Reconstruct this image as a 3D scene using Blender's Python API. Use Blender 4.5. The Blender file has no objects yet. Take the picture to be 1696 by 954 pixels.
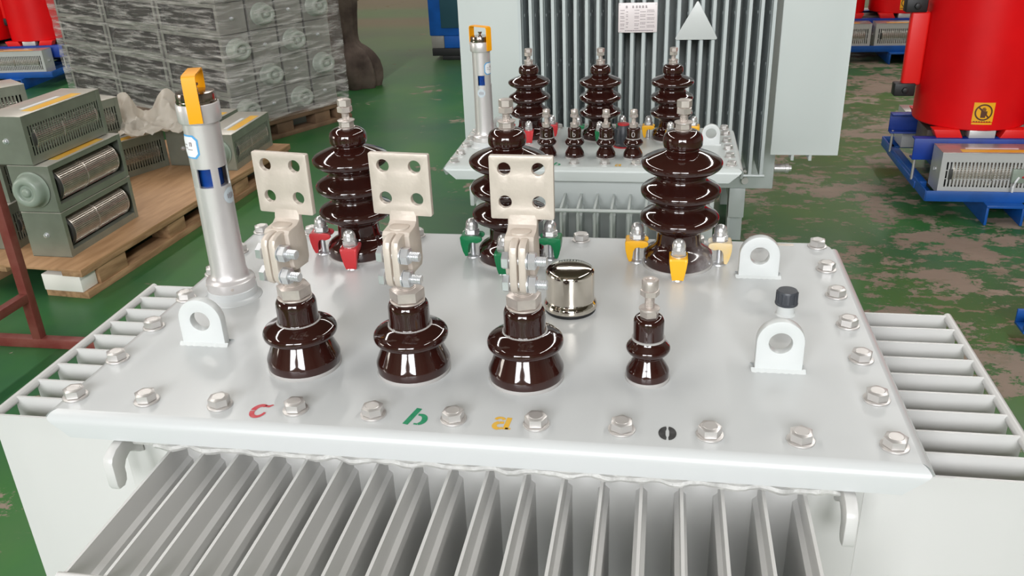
import bpy, bmesh, math, random
from mathutils import Matrix, Vector, noise
random.seed(7)
S = bpy.context.scene
COL = S.collection
PI = math.pi

# ---------------------------------------------------------------- camera, light, exposure
LID = 1.0                                   # height of the main transformer's lid above the floor
cam_d = bpy.data.cameras.new('camera'); cam = bpy.data.objects.new('camera', cam_d); COL.objects.link(cam)
cam.location = (0.73405, -0.85919, LID + 0.58598)
cam.rotation_euler = (1.13304, 0.03717, 0.16260)
cam_d.sensor_width = 36; cam_d.lens = 1454.13 / 1696 * 36; cam_d.clip_start = 0.02
S.camera = cam
W = bpy.data.worlds.new('world'); S.world = W; W.use_nodes = True
bg = W.node_tree.nodes['Background']; bg.inputs[0].default_value = (0.9, 0.95, 1.0, 1); bg.inputs[1].default_value = 0.35
def area(name, loc, target, sx, sy, power, color=(1, 1, 1)):
    d = bpy.data.lights.new(name, 'AREA'); d.shape = 'RECTANGLE'; d.size = sx; d.size_y = sy
    d.energy = power; d.color = color
    o = bpy.data.objects.new(name, d); COL.objects.link(o); o.location = loc
    o.rotation_euler = (Vector(target) - Vector(loc)).to_track_quat('-Z', 'Y').to_euler()
    return o
# daylight: a tall two-pane window in the wall behind the camera, and long narrow skylights in the roof
area('window_daylight', (-1.75, -8.7, 3.95), (0.2, 0.5, 0.9), 3.3, 4.3, 505, (0.96, 0.975, 1.0))
area('window_daylight', (2.05, -8.7, 3.95), (0.6, 0.5, 0.9), 3.3, 4.3, 505, (0.96, 0.975, 1.0))
area('skylight_daylight', (-5.2, 6.8, 7.3), (-5.2, 6.8, 0), 0.35, 18, 390, (1.0, 0.97, 0.93))
area('skylight_daylight', (5.2, 6.8, 7.3), (5.2, 6.8, 0), 0.35, 18, 390, (1.0, 0.98, 0.95))
area('skylight_daylight', (0.0, 13.0, 7.3), (0.0, 12.0, 0), 9, 0.8, 120, (1.0, 0.97, 0.92))
area('side_window_daylight', (-14.6, -1.5, 3.2), (-3.0, 3.5, 0.8), 5.5, 3.0, 300, (1.0, 0.93, 0.84))
S.view_settings.view_transform = 'Standard'; S.view_settings.look = 'None'
S.view_settings.gamma = 1.0; S.view_settings.use_curve_mapping = False
S.view_settings.exposure = 0.66
S.cycles.use_denoising = True

# ---------------------------------------------------------------- materials
MAT = {}
def mat(name, color, rough=0.5, metal=0.0, coat=0.0, var=0.0, vscale=8.0, bump=0.0, bscale=60.0, second=None, stretch=(1, 1, 1), rvar=0.0, lo=.35, hi=.65):
    m = bpy.data.materials.new(name); m.use_nodes = True; nt = m.node_tree; b = nt.nodes['Principled BSDF']
    b.inputs['Base Color'].default_value = (*color, 1); b.inputs['Roughness'].default_value = rough
    b.inputs['Metallic'].default_value = metal; b.inputs['Coat Weight'].default_value = coat
    b.inputs['Coat Roughness'].default_value = 0.05
    tc = nt.nodes.new('ShaderNodeTexCoord')
    mp = nt.nodes.new('ShaderNodeMapping'); mp.inputs['Scale'].default_value = stretch
    nt.links.new(tc.outputs['Object'], mp.inputs[0])
    if var or second or rvar:
        n = nt.nodes.new('ShaderNodeTexNoise'); n.inputs['Scale'].default_value = vscale; n.inputs['Detail'].default_value = 6
        nt.links.new(mp.outputs[0], n.inputs['Vector'])
        r = nt.nodes.new('ShaderNodeValToRGB')
        c2 = second if second else tuple(max(0, c * (1 - var)) for c in color)
        r.color_ramp.elements[0].position = lo; r.color_ramp.elements[1].position = hi
        r.color_ramp.elements[0].color = (*c2, 1); r.color_ramp.elements[1].color = (*color, 1)
        nt.links.new(n.outputs['Fac'], r.inputs[0])
        if var or second: nt.links.new(r.outputs[0], b.inputs['Base Color'])
        if rvar:
            mr = nt.nodes.new('ShaderNodeMapRange'); mr.inputs['To Min'].default_value = max(0.02, rough - rvar); mr.inputs['To Max'].default_value = rough + rvar
            nt.links.new(n.outputs['Fac'], mr.inputs[0]); nt.links.new(mr.outputs[0], b.inputs['Roughness'])
    if bump:
        n2 = nt.nodes.new('ShaderNodeTexNoise'); n2.inputs['Scale'].default_value = bscale; n2.inputs['Detail'].default_value = 3
        nt.links.new(mp.outputs[0], n2.inputs['Vector'])
        bp = nt.nodes.new('ShaderNodeBump'); bp.inputs['Strength'].default_value = bump; bp.inputs['Distance'].default_value = 0.004
        nt.links.new(n2.outputs['Fac'], bp.inputs['Height']); nt.links.new(bp.outputs[0], b.inputs['Normal'])
    MAT[name] = m
    return m
mat('lid_paint', (0.57, 0.585, 0.583), 0.27, var=0.03, vscale=2.2, bump=0.025, bscale=9, lo=.2, hi=.8)
mat('grey_paint', (0.60, 0.595, 0.578), 0.33, var=0.03, vscale=3, bump=0.03, bscale=12, lo=.2, hi=.8)
mat('lug_paint', (0.615, 0.635, 0.625), 0.36, bump=0.04, bscale=90)
mat('weld_paint', (0.55, 0.545, 0.52), 0.4, var=0.25, vscale=40, bump=0.5, bscale=120)
mat('pale_paint', (0.585, 0.625, 0.61), 0.33, var=0.03, vscale=3, bump=0.03, bscale=12, lo=.2, hi=.8)
mat('fin_paint', (0.54, 0.585, 0.585), 0.33, var=0.03, vscale=3, bump=0.03, bscale=18)
mat('porcelain', (0.030, 0.0075, 0.0055), 0.07, coat=0.6, var=0.25, vscale=12, bump=0.02, bscale=30)
def dusted():
    m = MAT['porcelain'].copy(); m.name = 'porcelain_dusted'; nt = m.node_tree; b = nt.nodes['Principled BSDF']; L = nt.links.new; N = nt.nodes.new
    tc = N('ShaderNodeTexCoord'); sp = N('ShaderNodeSeparateXYZ'); L(tc.outputs['Object'], sp.inputs[0])
    nz = N('ShaderNodeTexNoise'); nz.inputs['Scale'].default_value = 60; nz.inputs['Detail'].default_value = 8; L(tc.outputs['Object'], nz.inputs['Vector'])
    a = N('ShaderNodeMapRange'); a.inputs['From Min'].default_value = 0.008; a.inputs['From Max'].default_value = 0.05; L(sp.outputs[0], a.inputs[0])
    z = N('ShaderNodeMapRange'); z.inputs['From Min'].default_value = 0.055; z.inputs['From Max'].default_value = 0.02; L(sp.outputs[2], z.inputs[0])
    q = N('ShaderNodeMath'); q.operation = 'MULTIPLY'; L(a.outputs[0], q.inputs[0]); L(z.outputs[0], q.inputs[1])
    r = N('ShaderNodeMath'); r.operation = 'MULTIPLY_ADD'; L(nz.outputs['Fac'], r.inputs[0]); r.inputs[1].default_value = 1.2; r.inputs[2].default_value = -0.1
    f = N('ShaderNodeMath'); f.operation = 'MULTIPLY'; f.use_clamp = True; L(q.outputs[0], f.inputs[0]); L(r.outputs[0], f.inputs[1])
    old = b.inputs['Base Color'].links[0].from_socket; mx = N('ShaderNodeMix'); mx.data_type = 'RGBA'; L(f.outputs[0], mx.inputs[0]); L(old, mx.inputs[6]); mx.inputs[7].default_value = (0.42, 0.40, 0.40, 1); L(mx.outputs[2], b.inputs['Base Color'])
    rr = N('ShaderNodeMapRange'); rr.inputs['To Min'].default_value = 0.07; rr.inputs['To Max'].default_value = 0.5; L(f.outputs[0], rr.inputs[0]); L(rr.outputs[0], b.inputs['Roughness'])
    cw = N('ShaderNodeMapRange'); cw.inputs['To Min'].default_value = 0.6; cw.inputs['To Max'].default_value = 0.0; L(f.outputs[0], cw.inputs[0]); L(cw.outputs[0], b.inputs['Coat Weight'])
    MAT['porcelain_dusted'] = m
dusted()
mat('zinc', (0.66, 0.635, 0.615), 0.40, metal=0.75)
mat('bright_zinc', (0.74, 0.75, 0.77), 0.3, metal=0.7, var=0.1, vscale=90)
mat('tinned', (0.62, 0.545, 0.475), 0.42, metal=0.25, var=0.07, vscale=30, bump=0.1, bscale=160)
mat('stud', (0.63, 0.565, 0.52), 0.36, metal=0.6, var=0.15, vscale=70)
mat('aluminium', (0.72, 0.69, 0.68), 0.36, metal=0.55, var=0.05, vscale=20, bump=0.03, bscale=250)
mat('chrome', (0.74, 0.68, 0.60), 0.07, metal=1.0, bump=0.03, bscale=12)
mat('steel_cap', (0.45, 0.37, 0.32), 0.18, metal=1.0, var=0.3, vscale=20)
mat('acorn', (0.74, 0.73, 0.72), 0.26, metal=0.75)
mat('gasket', (0.40, 0.385, 0.37), 0.5)
mat('black_rubber', (0.012, 0.012, 0.013), 0.5)
mat('dark_plastic', (0.045, 0.05, 0.06), 0.42, bump=0.1, bscale=100)
mat('clamp_red', (0.50, 0.025, 0.03), 0.35)
mat('clamp_green', (0.0, 0.17, 0.055), 0.35)
mat('clamp_yellow', (0.83, 0.42, 0.012), 0.35)
mat('clamp_oversprayed', (0.78, 0.52, 0.14), 0.4, second=(0.55, 0.54, 0.50), vscale=14)
mat('strap_yellow', (0.90, 0.36, 0.0), 0.45)
MAT['strap_yellow'].node_tree.nodes['Principled BSDF'].inputs['Specular IOR Level'].default_value = 0.3
mat('ink_red', (0.55, 0.03, 0.05), 0.5, second=(0.58, 0.10, 0.11), vscale=90)
mat('ink_green', (0.005, 0.23, 0.095), 0.5, second=(0.04, 0.30, 0.15), vscale=90)
mat('ink_yellow', (0.78, 0.42, 0.02), 0.5, second=(0.72, 0.45, 0.08), vscale=90)
mat('ink_black', (0.02, 0.02, 0.02), 0.5, second=(0.06, 0.06, 0.06), vscale=90)
mat('indicator_blue', (0.005, 0.07, 0.42), 0.25)
mat('blue_paint', (0.005, 0.045, 0.34), 0.42, var=0.3, vscale=9)
mat('rail_blue', (0.006, 0.095, 0.40), 0.42, var=0.25, vscale=9)
mat('coil_red', (0.76, 0.004, 0.007), 0.4, var=0.12, vscale=4, bump=0.04, bscale=120)
MAT['coil_red'].node_tree.nodes['Principled BSDF'].inputs['Specular IOR Level'].default_value = 0.25
mat('pad_red', (0.80, 0.012, 0.010), 0.42)
mat('core_steel', (0.16, 0.12, 0.10), 0.5, metal=0.4, var=0.3, vscale=20)
mat('white_label', (0.78, 0.79, 0.80), 0.4)
mat('plate_white', (0.78, 0.70, 0.70), 0.35)
mat('label_blue', (0.10, 0.36, 0.66), 0.4)
mat('label_ink', (0.22, 0.17, 0.18), 0.5)
mat('label_yellow', (0.80, 0.40, 0.03), 0.45, second=(0.76, 0.50, 0.10), vscale=16)
mat('sign_yellow', (0.85, 0.42, 0.01), 0.4)
mat('sign_ink', (0.10, 0.03, 0.01), 0.5)
mat('fan_steel', (0.30, 0.32, 0.265), 0.34, metal=0.45, var=0.15, vscale=10)
mat('fan_top', (0.60, 0.565, 0.50), 0.36, metal=0.35, var=0.12, vscale=8)
mat('fan_galvanised', (0.52, 0.51, 0.48), 0.34, metal=0.6, var=0.2, vscale=14)
mat('impeller_steel', (0.62, 0.57, 0.51), 0.3, metal=0.8, var=0.15, vscale=30)
mat('motor_paint', (0.27, 0.32, 0.265), 0.36, bump=0.05, bscale=40)
mat('wrapped_steel', (0.40, 0.385, 0.36), 0.36, metal=0.5, var=0.2, vscale=14)
mat('wrapped_drum', (0.15, 0.14, 0.13), 0.34, metal=0.6)
mat('wrapped_motor', (0.33, 0.36, 0.31), 0.4)
mat('inner_dark', (0.045, 0.045, 0.042), 0.55)
mat('fan_white', (0.60, 0.60, 0.59), 0.36, metal=0.3)
mat('plywood', (0.47, 0.275, 0.14), 0.62, second=(0.36, 0.20, 0.095), vscale=5, stretch=(6, 0.9, 6), bump=0.15, bscale=30)
mat('pallet_wood', (0.44, 0.27, 0.14), 0.65, second=(0.26, 0.145, 0.07), vscale=6, stretch=(6, 1, 6), bump=0.2, bscale=40)
mat('old_wood', (0.21, 0.125, 0.07), 0.7, second=(0.12, 0.07, 0.04), vscale=6, bump=0.2, bscale=40)
mat('foam', (0.80, 0.78, 0.72), 0.7, bump=0.1, bscale=90)
mat('rust_red', (0.17, 0.030, 0.024), 0.5, second=(0.21, 0.06, 0.045), vscale=18)
mat('teal_panel', (0.02, 0.07, 0.095), 0.45)
mat('grey_block', (0.22, 0.21, 0.19), 0.5)
mat('brown_cloth', (0.13, 0.096, 0.076), 0.85, second=(0.05, 0.032, 0.025), vscale=7, bump=0.4, bscale=14)
mat('white_plastic', (0.74, 0.69, 0.61), 0.4)
mat('hall_wall', (0.62, 0.60, 0.56), 0.8, var=0.2, vscale=0.8)
mat('hall_roof', (0.20, 0.165, 0.135), 0.8, var=0.2, vscale=0.6)

def film_material():
    m = bpy.data.materials.new('stretch_film'); m.use_nodes = True; nt = m.node_tree; b = nt.nodes['Principled BSDF']
    b.inputs['Base Color'].default_value = (0.72, 0.69, 0.66, 1); b.inputs['Roughness'].default_value = 0.14
    out = nt.nodes['Material Output']
    tc = nt.nodes.new('ShaderNodeTexCoord'); mp = nt.nodes.new('ShaderNodeMapping'); mp.inputs['Scale'].default_value = (1.6, 1.6, 16)
    mp.inputs['Rotation'].default_value = (0.05, 0.03, 0)
    nt.links.new(tc.outputs['Object'], mp.inputs[0])
    n = nt.nodes.new('ShaderNodeTexNoise'); n.inputs['Scale'].default_value = 2.4; n.inputs['Detail'].default_value = 7; n.inputs['Roughness'].default_value = 0.65
    nt.links.new(mp.outputs[0], n.inputs['Vector'])
    r = nt.nodes.new('ShaderNodeValToRGB'); r.color_ramp.elements[0].position = 0.47; r.color_ramp.elements[0].color = (0.08, 0.08, 0.08, 1)
    r.color_ramp.elements[1].position = 0.68; r.color_ramp.elements[1].color = (0.72, 0.72, 0.72, 1)
    nt.links.new(n.outputs['Fac'], r.inputs[0])
    bp = nt.nodes.new('ShaderNodeBump'); bp.inputs['Strength'].default_value = 0.9; bp.inputs['Distance'].default_value = 0.02
    nt.links.new(n.outputs['Fac'], bp.inputs['Height']); nt.links.new(bp.outputs[0], b.inputs['Normal'])
    t = nt.nodes.new('ShaderNodeBsdfTransparent'); mx = nt.nodes.new('ShaderNodeMixShader')
    nt.links.new(r.outputs[0], mx.inputs[0]); nt.links.new(t.outputs[0], mx.inputs[1]); nt.links.new(b.outputs[0], mx.inputs[2])
    nt.links.new(mx.outputs[0], out.inputs[0]); MAT['film'] = m
film_material()
def glass_material():
    m = bpy.data.materials.new('gauge_glass'); m.use_nodes = True; nt = m.node_tree; b = nt.nodes['Principled BSDF']
    b.inputs['Transmission Weight'].default_value = 1.0; b.inputs['Roughness'].default_value = 0.03; b.inputs['IOR'].default_value = 1.2
    MAT['glass'] = m
glass_material()

def floor_material():
    m = bpy.data.materials.new('floor_epoxy'); m.use_nodes = True; nt = m.node_tree; b = nt.nodes['Principled BSDF']
    L = nt.links.new; N = nt.nodes.new
    g = N('ShaderNodeNewGeometry')
    def nz(scale, stretch, detail=8, rough=0.6, rot=0.0, off=(0, 0, 0)):
        mp = N('ShaderNodeMapping'); mp.inputs['Scale'].default_value = stretch; mp.inputs['Rotation'].default_value = (0, 0, rot); mp.inputs['Location'].default_value = off
        L(g.outputs['Position'], mp.inputs[0]); n = N('ShaderNodeTexNoise'); n.inputs['Scale'].default_value = scale
        n.inputs['Detail'].default_value = detail; n.inputs['Roughness'].default_value = rough; L(mp.outputs[0], n.inputs['Vector']); return n.outputs['Fac']
    def ramp(v, stops):
        r = N('ShaderNodeValToRGB'); e = r.color_ramp.elements
        while len(e) < len(stops): e.new(0.5)
        for k, (p_, c_) in enumerate(stops): e[k].position = p_; e[k].color = (*c_, 1) if isinstance(c_, tuple) else (c_, c_, c_, 1)
        L(v, r.inputs[0]); return r.outputs[0]
    def mix(f, a_, b_):
        x = N('ShaderNodeMix'); x.data_type = 'RGBA'
        L(f, x.inputs[0])
        for s, v in ((6, a_), (7, b_)):
            if isinstance(v, tuple): x.inputs[s].default_value = (*v, 1)
            else: L(v, x.inputs[s])
        return x.outputs[2]
    def math_(op, a_, b_):
        x = N('ShaderNodeMath'); x.operation = op
        for s, v in ((0, a_), (1, b_)):
            if isinstance(v, (int, float)): x.inputs[s].default_value = v
            else: L(v, x.inputs[s])
        return x.outputs[0]
    sep = N('ShaderNodeSeparateXYZ'); L(g.outputs['Position'], sep.inputs[0])
    X, Y = sep.outputs[0], sep.outputs[1]
    green = ramp(nz(0.9, (1, 1, 1)), [(0.3, (0.018, 0.085, 0.042)), (0.5, (0.030, 0.130, 0.038)), (0.72, (0.052, 0.170, 0.030))])
    dust = ramp(nz(1.7, (1, 0.7, 1), off=(3, 1, 0)), [(0.45, 0.0), (0.78, 0.26)])
    base = mix(dust, green, (0.12, 0.135, 0.08))
    worn = ramp(nz(2.6, (0.75, 1.5, 1), off=(5, 2, 0)), [(0.2, (0.20, 0.155, 0.12)), (0.8, (0.31, 0.245, 0.19))])
    # how much paint is worn off: most in the aisle on the right, little between the stacks on the left
    zone = N('ShaderNodeMapRange'); zone.inputs['From Min'].default_value = -1.2; zone.inputs['From Max'].default_value = 1.4
    zone.inputs['To Min'].default_value = -0.075; zone.inputs['To Max'].default_value = 0.01; L(X, zone.inputs[0])
    patch = math_('ADD', nz(1.9, (0.9, 1.15, 1), 15, 0.78, 0.12), zone.outputs[0])
    wear = ramp(patch, [(0.528, 0.0), (0.542, 1.0)])
    chips = ramp(math_('ADD', nz(9, (0.7, 1.3, 1), 8, 0.7, 0.3), zone.outputs[0]), [(0.575, 0.0), (0.60, 0.9)])
    scr = ramp(nz(4.5, (0.25, 5, 1), 6, 0.7, 0.9), [(0.68, 0.0), (0.72, 0.6)])
    m1 = mix(wear, base, worn); m2 = mix(chips, m1, (0.22, 0.18, 0.13)); m3 = mix(scr, m2, (0.20, 0.19, 0.12))
    # bare and dusty strips across the far end, colour darkened for dimmer light
    far = ramp(math_('DIVIDE', Y, 14.0), [(0.0, 0.0), (0.45, 0.0), (0.68, 0.55), (0.705, 0.9), (0.735, 0.95), (0.752, 0.45), (0.795, 0.45), (0.82, 0.9), (0.9, 1.0)])
    m4 = mix(far, m3, (0.125, 0.088, 0.046))
    L(m4, b.inputs['Base Color'])
    rr = N('ShaderNodeMix'); rr.inputs[2].default_value = 0.36; rr.inputs[3].default_value = 0.75; L(wear, rr.inputs[0]); L(rr.outputs[0], b.inputs['Roughness'])
    bp = N('ShaderNodeBump'); bp.inputs['Strength'].default_value = 0.25; bp.inputs['Distance'].default_value = 0.004
    L(math_('SUBTRACT', 1.0, wear), bp.inputs['Height']); L(bp.outputs[0], b.inputs['Normal'])
    b.inputs['Specular IOR Level'].default_value = 0.32
    MAT['floor'] = m
floor_material()

# ---------------------------------------------------------------- mesh helpers
def new(): return bmesh.new()
def add(bm, src, M=None):
    if M is not None: bmesh.ops.transform(src, matrix=M, verts=src.verts)
    me = bpy.data.meshes.new('tmp'); src.to_mesh(me); src.free(); bm.from_mesh(me); bpy.data.meshes.remove(me); return bm
def box(bm, x0, x1, y0, y1, z0, z1, bev=0.0, seg=2, M=None):
    t = new(); bmesh.ops.create_cube(t, size=1)
    for v in t.verts: v.co = Vector(((x0 + x1) / 2 + v.co.x * (x1 - x0), (y0 + y1) / 2 + v.co.y * (y1 - y0), (z0 + z1) / 2 + v.co.z * (z1 - z0)))
    if bev: bmesh.ops.bevel(t, geom=t.edges[:], offset=bev, segments=seg, profile=0.5, affect='EDGES')
    return add(bm, t, M)
def lathe(bm, prof, seg=40, M=None, cap=True):
    """prof: (radius, height) from bottom to top, turned about z"""
    t = new(); rings = []
    for r, z in prof:
        if r < 1e-6: rings.append([t.verts.new((0, 0, z))])
        else: rings.append([t.verts.new((r * math.cos(2 * PI * k / seg), r * math.sin(2 * PI * k / seg), z)) for k in range(seg)])
    for a, b in zip(rings, rings[1:]):
        for k in range(seg):
            k2 = (k + 1) % seg
            if len(a) == 1 and len(b) == 1: continue
            if len(a) == 1: t.faces.new((a[0], b[k2], b[k]))
            elif len(b) == 1: t.faces.new((a[k], a[k2], b[0]))
            else: t.faces.new((a[k], a[k2], b[k2], b[k]))
    if cap:
        if len(rings[0]) > 1: t.faces.new(list(reversed(rings[0])))
        if len(rings[-1]) > 1: t.faces.new(rings[-1])
    return add(bm, t, M)
def AX(axis, loc):
    """matrix that lays a z-turned shape along an axis and moves it"""
    R = {'z': Matrix.Identity(4), 'x': Matrix.Rotation(PI / 2, 4, 'Y'), 'y': Matrix.Rotation(-PI / 2, 4, 'X')}[axis]
    return Matrix.Translation(loc) @ R
def cyl(bm, r, z0, z1, seg=32, bev=0.0, M=None):
    p = [(r, z0), (r, z1)] if not bev else [(r - bev, z0), (r - bev * .3, z0 + bev * .3), (r, z0 + bev), (r, z1 - bev), (r - bev * .3, z1 - bev * .3), (r - bev, z1)]
    return lathe(bm, p, seg, M)
def hexp(bm, af, z0, z1, M=None, rot=0.0, ch=True):
    """hexagon prism with chamfered ends; af = across flats"""
    R = af / math.sqrt(3); c = af * 0.07
    t = new(); rings = []
    lv = [(R - c, z0), (R, z0 + c * .6), (R, z1 - c * .6), (R - c, z1)] if ch else [(R, z0), (R, z1)]
    for r, z in lv: rings.append([t.verts.new((r * math.cos(k * PI / 3 + rot), r * math.sin(k * PI / 3 + rot), z)) for k in range(6)])
    for a, b in zip(rings, rings[1:]):
        for k in range(6): t.faces.new((a[k], a[(k + 1) % 6], b[(k + 1) % 6], b[k]))
    t.faces.new(list(reversed(rings[0]))); t.faces.new(rings[-1])
    return add(bm, t, M)
def threads(bm, r, z0, z1, pitch=0.002, seg=20, M=None):
    prof = []; n = max(2, int((z1 - z0) / pitch)); h = (z1 - z0) / n
    for k in range(n):
        prof += [(r * .9, z0 + k * h), (r, z0 + (k + .35) * h), (r, z0 + (k + .65) * h)]
    prof.append((r * .9, z1)); return lathe(bm, prof, seg, M)
def tube(bm, pts, r, seg=10, closed=False):
    t = new(); rings = []; pts = [Vector(p) for p in pts]; n = len(pts)
    for i, p in enumerate(pts):
        d = (pts[min(i + 1, n - 1)] - pts[max(i - 1, 0)]).normalized()
        u = d.orthogonal().normalized() if abs(d.z) > .95 else d.cross(Vector((0, 0, 1))).normalized()
        w = d.cross(u)
        rr = r[i] if isinstance(r, (list, tuple)) else r
        rings.append([t.verts.new(p + rr * (math.cos(2 * PI * k / seg) * u + math.sin(2 * PI * k / seg) * w)) for k in range(seg)])
    for a, b in zip(rings, rings[1:]):
        for k in range(seg): t.faces.new((a[k], a[(k + 1) % seg], b[(k + 1) % seg], b[k]))
    t.faces.new(list(reversed(rings[0]))); t.faces.new(rings[-1])
    bmesh.ops.recalc_face_normals(t, faces=t.faces[:])
    return add(bm, t)
def plate(bm, outer, holes, th, M=None, bev=0.0):
    """flat plate with holes: outline in (x, z), thickness along y from 0 to th"""
    t = new(); es = []
    for loop in [outer] + list(holes):
        vs = [t.verts.new((a, 0, b)) for a, b in loop]
        es += [t.edges.new((vs[k], vs[(k + 1) % len(vs)])) for k in range(len(vs))]
    bmesh.ops.triangle_fill(t, use_beauty=True, use_dissolve=False, edges=es)
    fs = t.faces[:]
    ex = bmesh.ops.extrude_face_region(t, geom=fs)
    for v in ex['geom']:
        if isinstance(v, bmesh.types.BMVert): v.co.y += th
    bmesh.ops.recalc_face_normals(t, faces=t.faces[:])
    if bev:
        eds = [e for e in t.edges if len(e.link_faces) == 2 and e.calc_face_angle(0) > 1.2 and abs(e.verts[0].co.y - e.verts[1].co.y) < 1e-6]
        bmesh.ops.bevel(t, geom=eds, offset=bev, segments=2, profile=0.5, affect='EDGES')
    return add(bm, t, M)
def circle(cx, cz, r, n=28, a0=0.0, a1=2 * PI):
    full = abs(a1 - a0) > 6.28
    return [(cx + r * math.cos(a0 + (a1 - a0) * k / (n if full else n - 1)), cz + r * math.sin(a0 + (a1 - a0) * k / (n if full else n - 1))) for k in range(n)]
def rrect(x0, x1, z0, z1, r, n=5):
    o = []
    for cx, cz, a in ((x1 - r, z1 - r, 0), (x0 + r, z1 - r, PI / 2), (x0 + r, z0 + r, PI), (x1 - r, z0 + r, 1.5 * PI)):
        o += [(cx + r * math.cos(a + PI / 2 * k / (n - 1)), cz + r * math.sin(a + PI / 2 * k / (n - 1))) for k in range(n)]
    return o
def mesh_obj(name, bm, m, smooth=35):
    me = bpy.data.meshes.new(name); bm.to_mesh(me); bm.free()
    me.materials.append(MAT[m] if isinstance(m, str) else m)
    me.polygons.foreach_set('use_smooth', [True] * len(me.polygons))
    me.set_sharp_from_angle(angle=math.radians(smooth))
    o = bpy.data.objects.new(name, me); COL.objects.link(o); return o
def part(name, bm, m, parent, loc=(0, 0, 0), rot=(0, 0, 0), label=None, smooth=None):
    if smooth is None: smooth = 22 if name in ('cooling_fin', 'side_fin') else 35
    o = mesh_obj(name, bm, m, smooth); o.parent = parent; o.location = loc; o.rotation_euler = rot
    if label: o['label'] = label
    return o
def thing(name, label, cat, loc=(0, 0, 0), rotz=0.0, group=None):
    o = bpy.data.objects.new(name, None); COL.objects.link(o); o.empty_display_size = 0.1
    o.location = loc; o.rotation_euler = (0, 0, rotz); o['label'] = label; o['category'] = cat
    if group: o['group'] = group
    return o
def copy_tree(o, parent=None, loc=None, rot=None):
    c = o.copy(); COL.objects.link(c)
    if parent is not None: c.parent = parent
    if loc is not None: c.location = loc
    if rot is not None: c.rotation_euler = rot
    for ch in list(o.children): copy_tree(ch, c)
    return c
def struct(name, bm, m):
    o = mesh_obj(name, bm, m); o['kind'] = 'structure'; return o

# ---------------------------------------------------------------- the hall
X0, X1, Y0, Y1, ZR = -15.0, 15.0, -9.0, 19.0, 7.6
bm = new(); box(bm, X0, X1, Y0, Y1, -0.2, 0.0); struct('floor', bm, 'floor')
bm = new(); box(bm, X0, X1, Y1, Y1 + .2, 0, ZR); struct('wall_back', bm, 'hall_wall')
bm = new(); box(bm, X0 - .2, X0, Y0, Y1, 0, ZR); struct('wall_left', bm, 'hall_wall')
bm = new(); box(bm, X1, X1 + .2, Y0, Y1, 0, ZR); struct('wall_right', bm, 'hall_wall')
bm = new(); box(bm, X0, X1, Y0 - .2, Y0, 0, ZR); struct('wall_front', bm, 'hall_wall')
bm = new(); box(bm, X0, X1, Y0, Y1, ZR, ZR + .2); struct('ceiling', bm, 'hall_roof')

# ---------------------------------------------------------------- transformer parts
def fin(length, height, edge=0.0018, body=0.0068, rim=0.03, dots=None, bev=0.005):
    """hollow pressed cooling fin: x = 0 at the tank wall to x = length, z = 0 at the top to -height, thickness along y"""
    bm = new()
    inset2 = rim + bev
    def ring(ix, it, ib, y): return [bm.verts.new(c) for c in ((0, y, -it), (length - ix, y, -it), (length - ix, y, -height + ib), (0, y, -height + ib))]
    for s in (-1, 1):
        a = ring(0, 0, 0, s * edge); b = ring(rim, rim, rim, s * edge); c = ring(inset2, inset2, inset2, s * body)
        for p_, q in ((a, b), (b, c)):
            for k in range(3):
                bm.faces.new((p_[k], p_[k + 1], q[k + 1], q[k]))
        bm.faces.new(c)
    vs = {}
    bm.verts.ensure_lookup_table()
    A = bm.verts[0:4]; Bv = bm.verts[12:16]
    for k in range(3): bm.faces.new((A[k], A[k + 1], Bv[k + 1], Bv[k]))
    bmesh.ops.recalc_face_normals(bm, faces=bm.faces[:])
    if dots:
        for (dx, dz) in dots:
            for s in (-1, 1):
                lathe(bm, [(0.008, 0), (0.006, 0.002), (0, 0.003)], 10, Matrix.Translation((dx, s * body * .98, dz)) @ Matrix.Rotation(-s * PI / 2, 4, 'X'), cap=False)
    return bm
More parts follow.
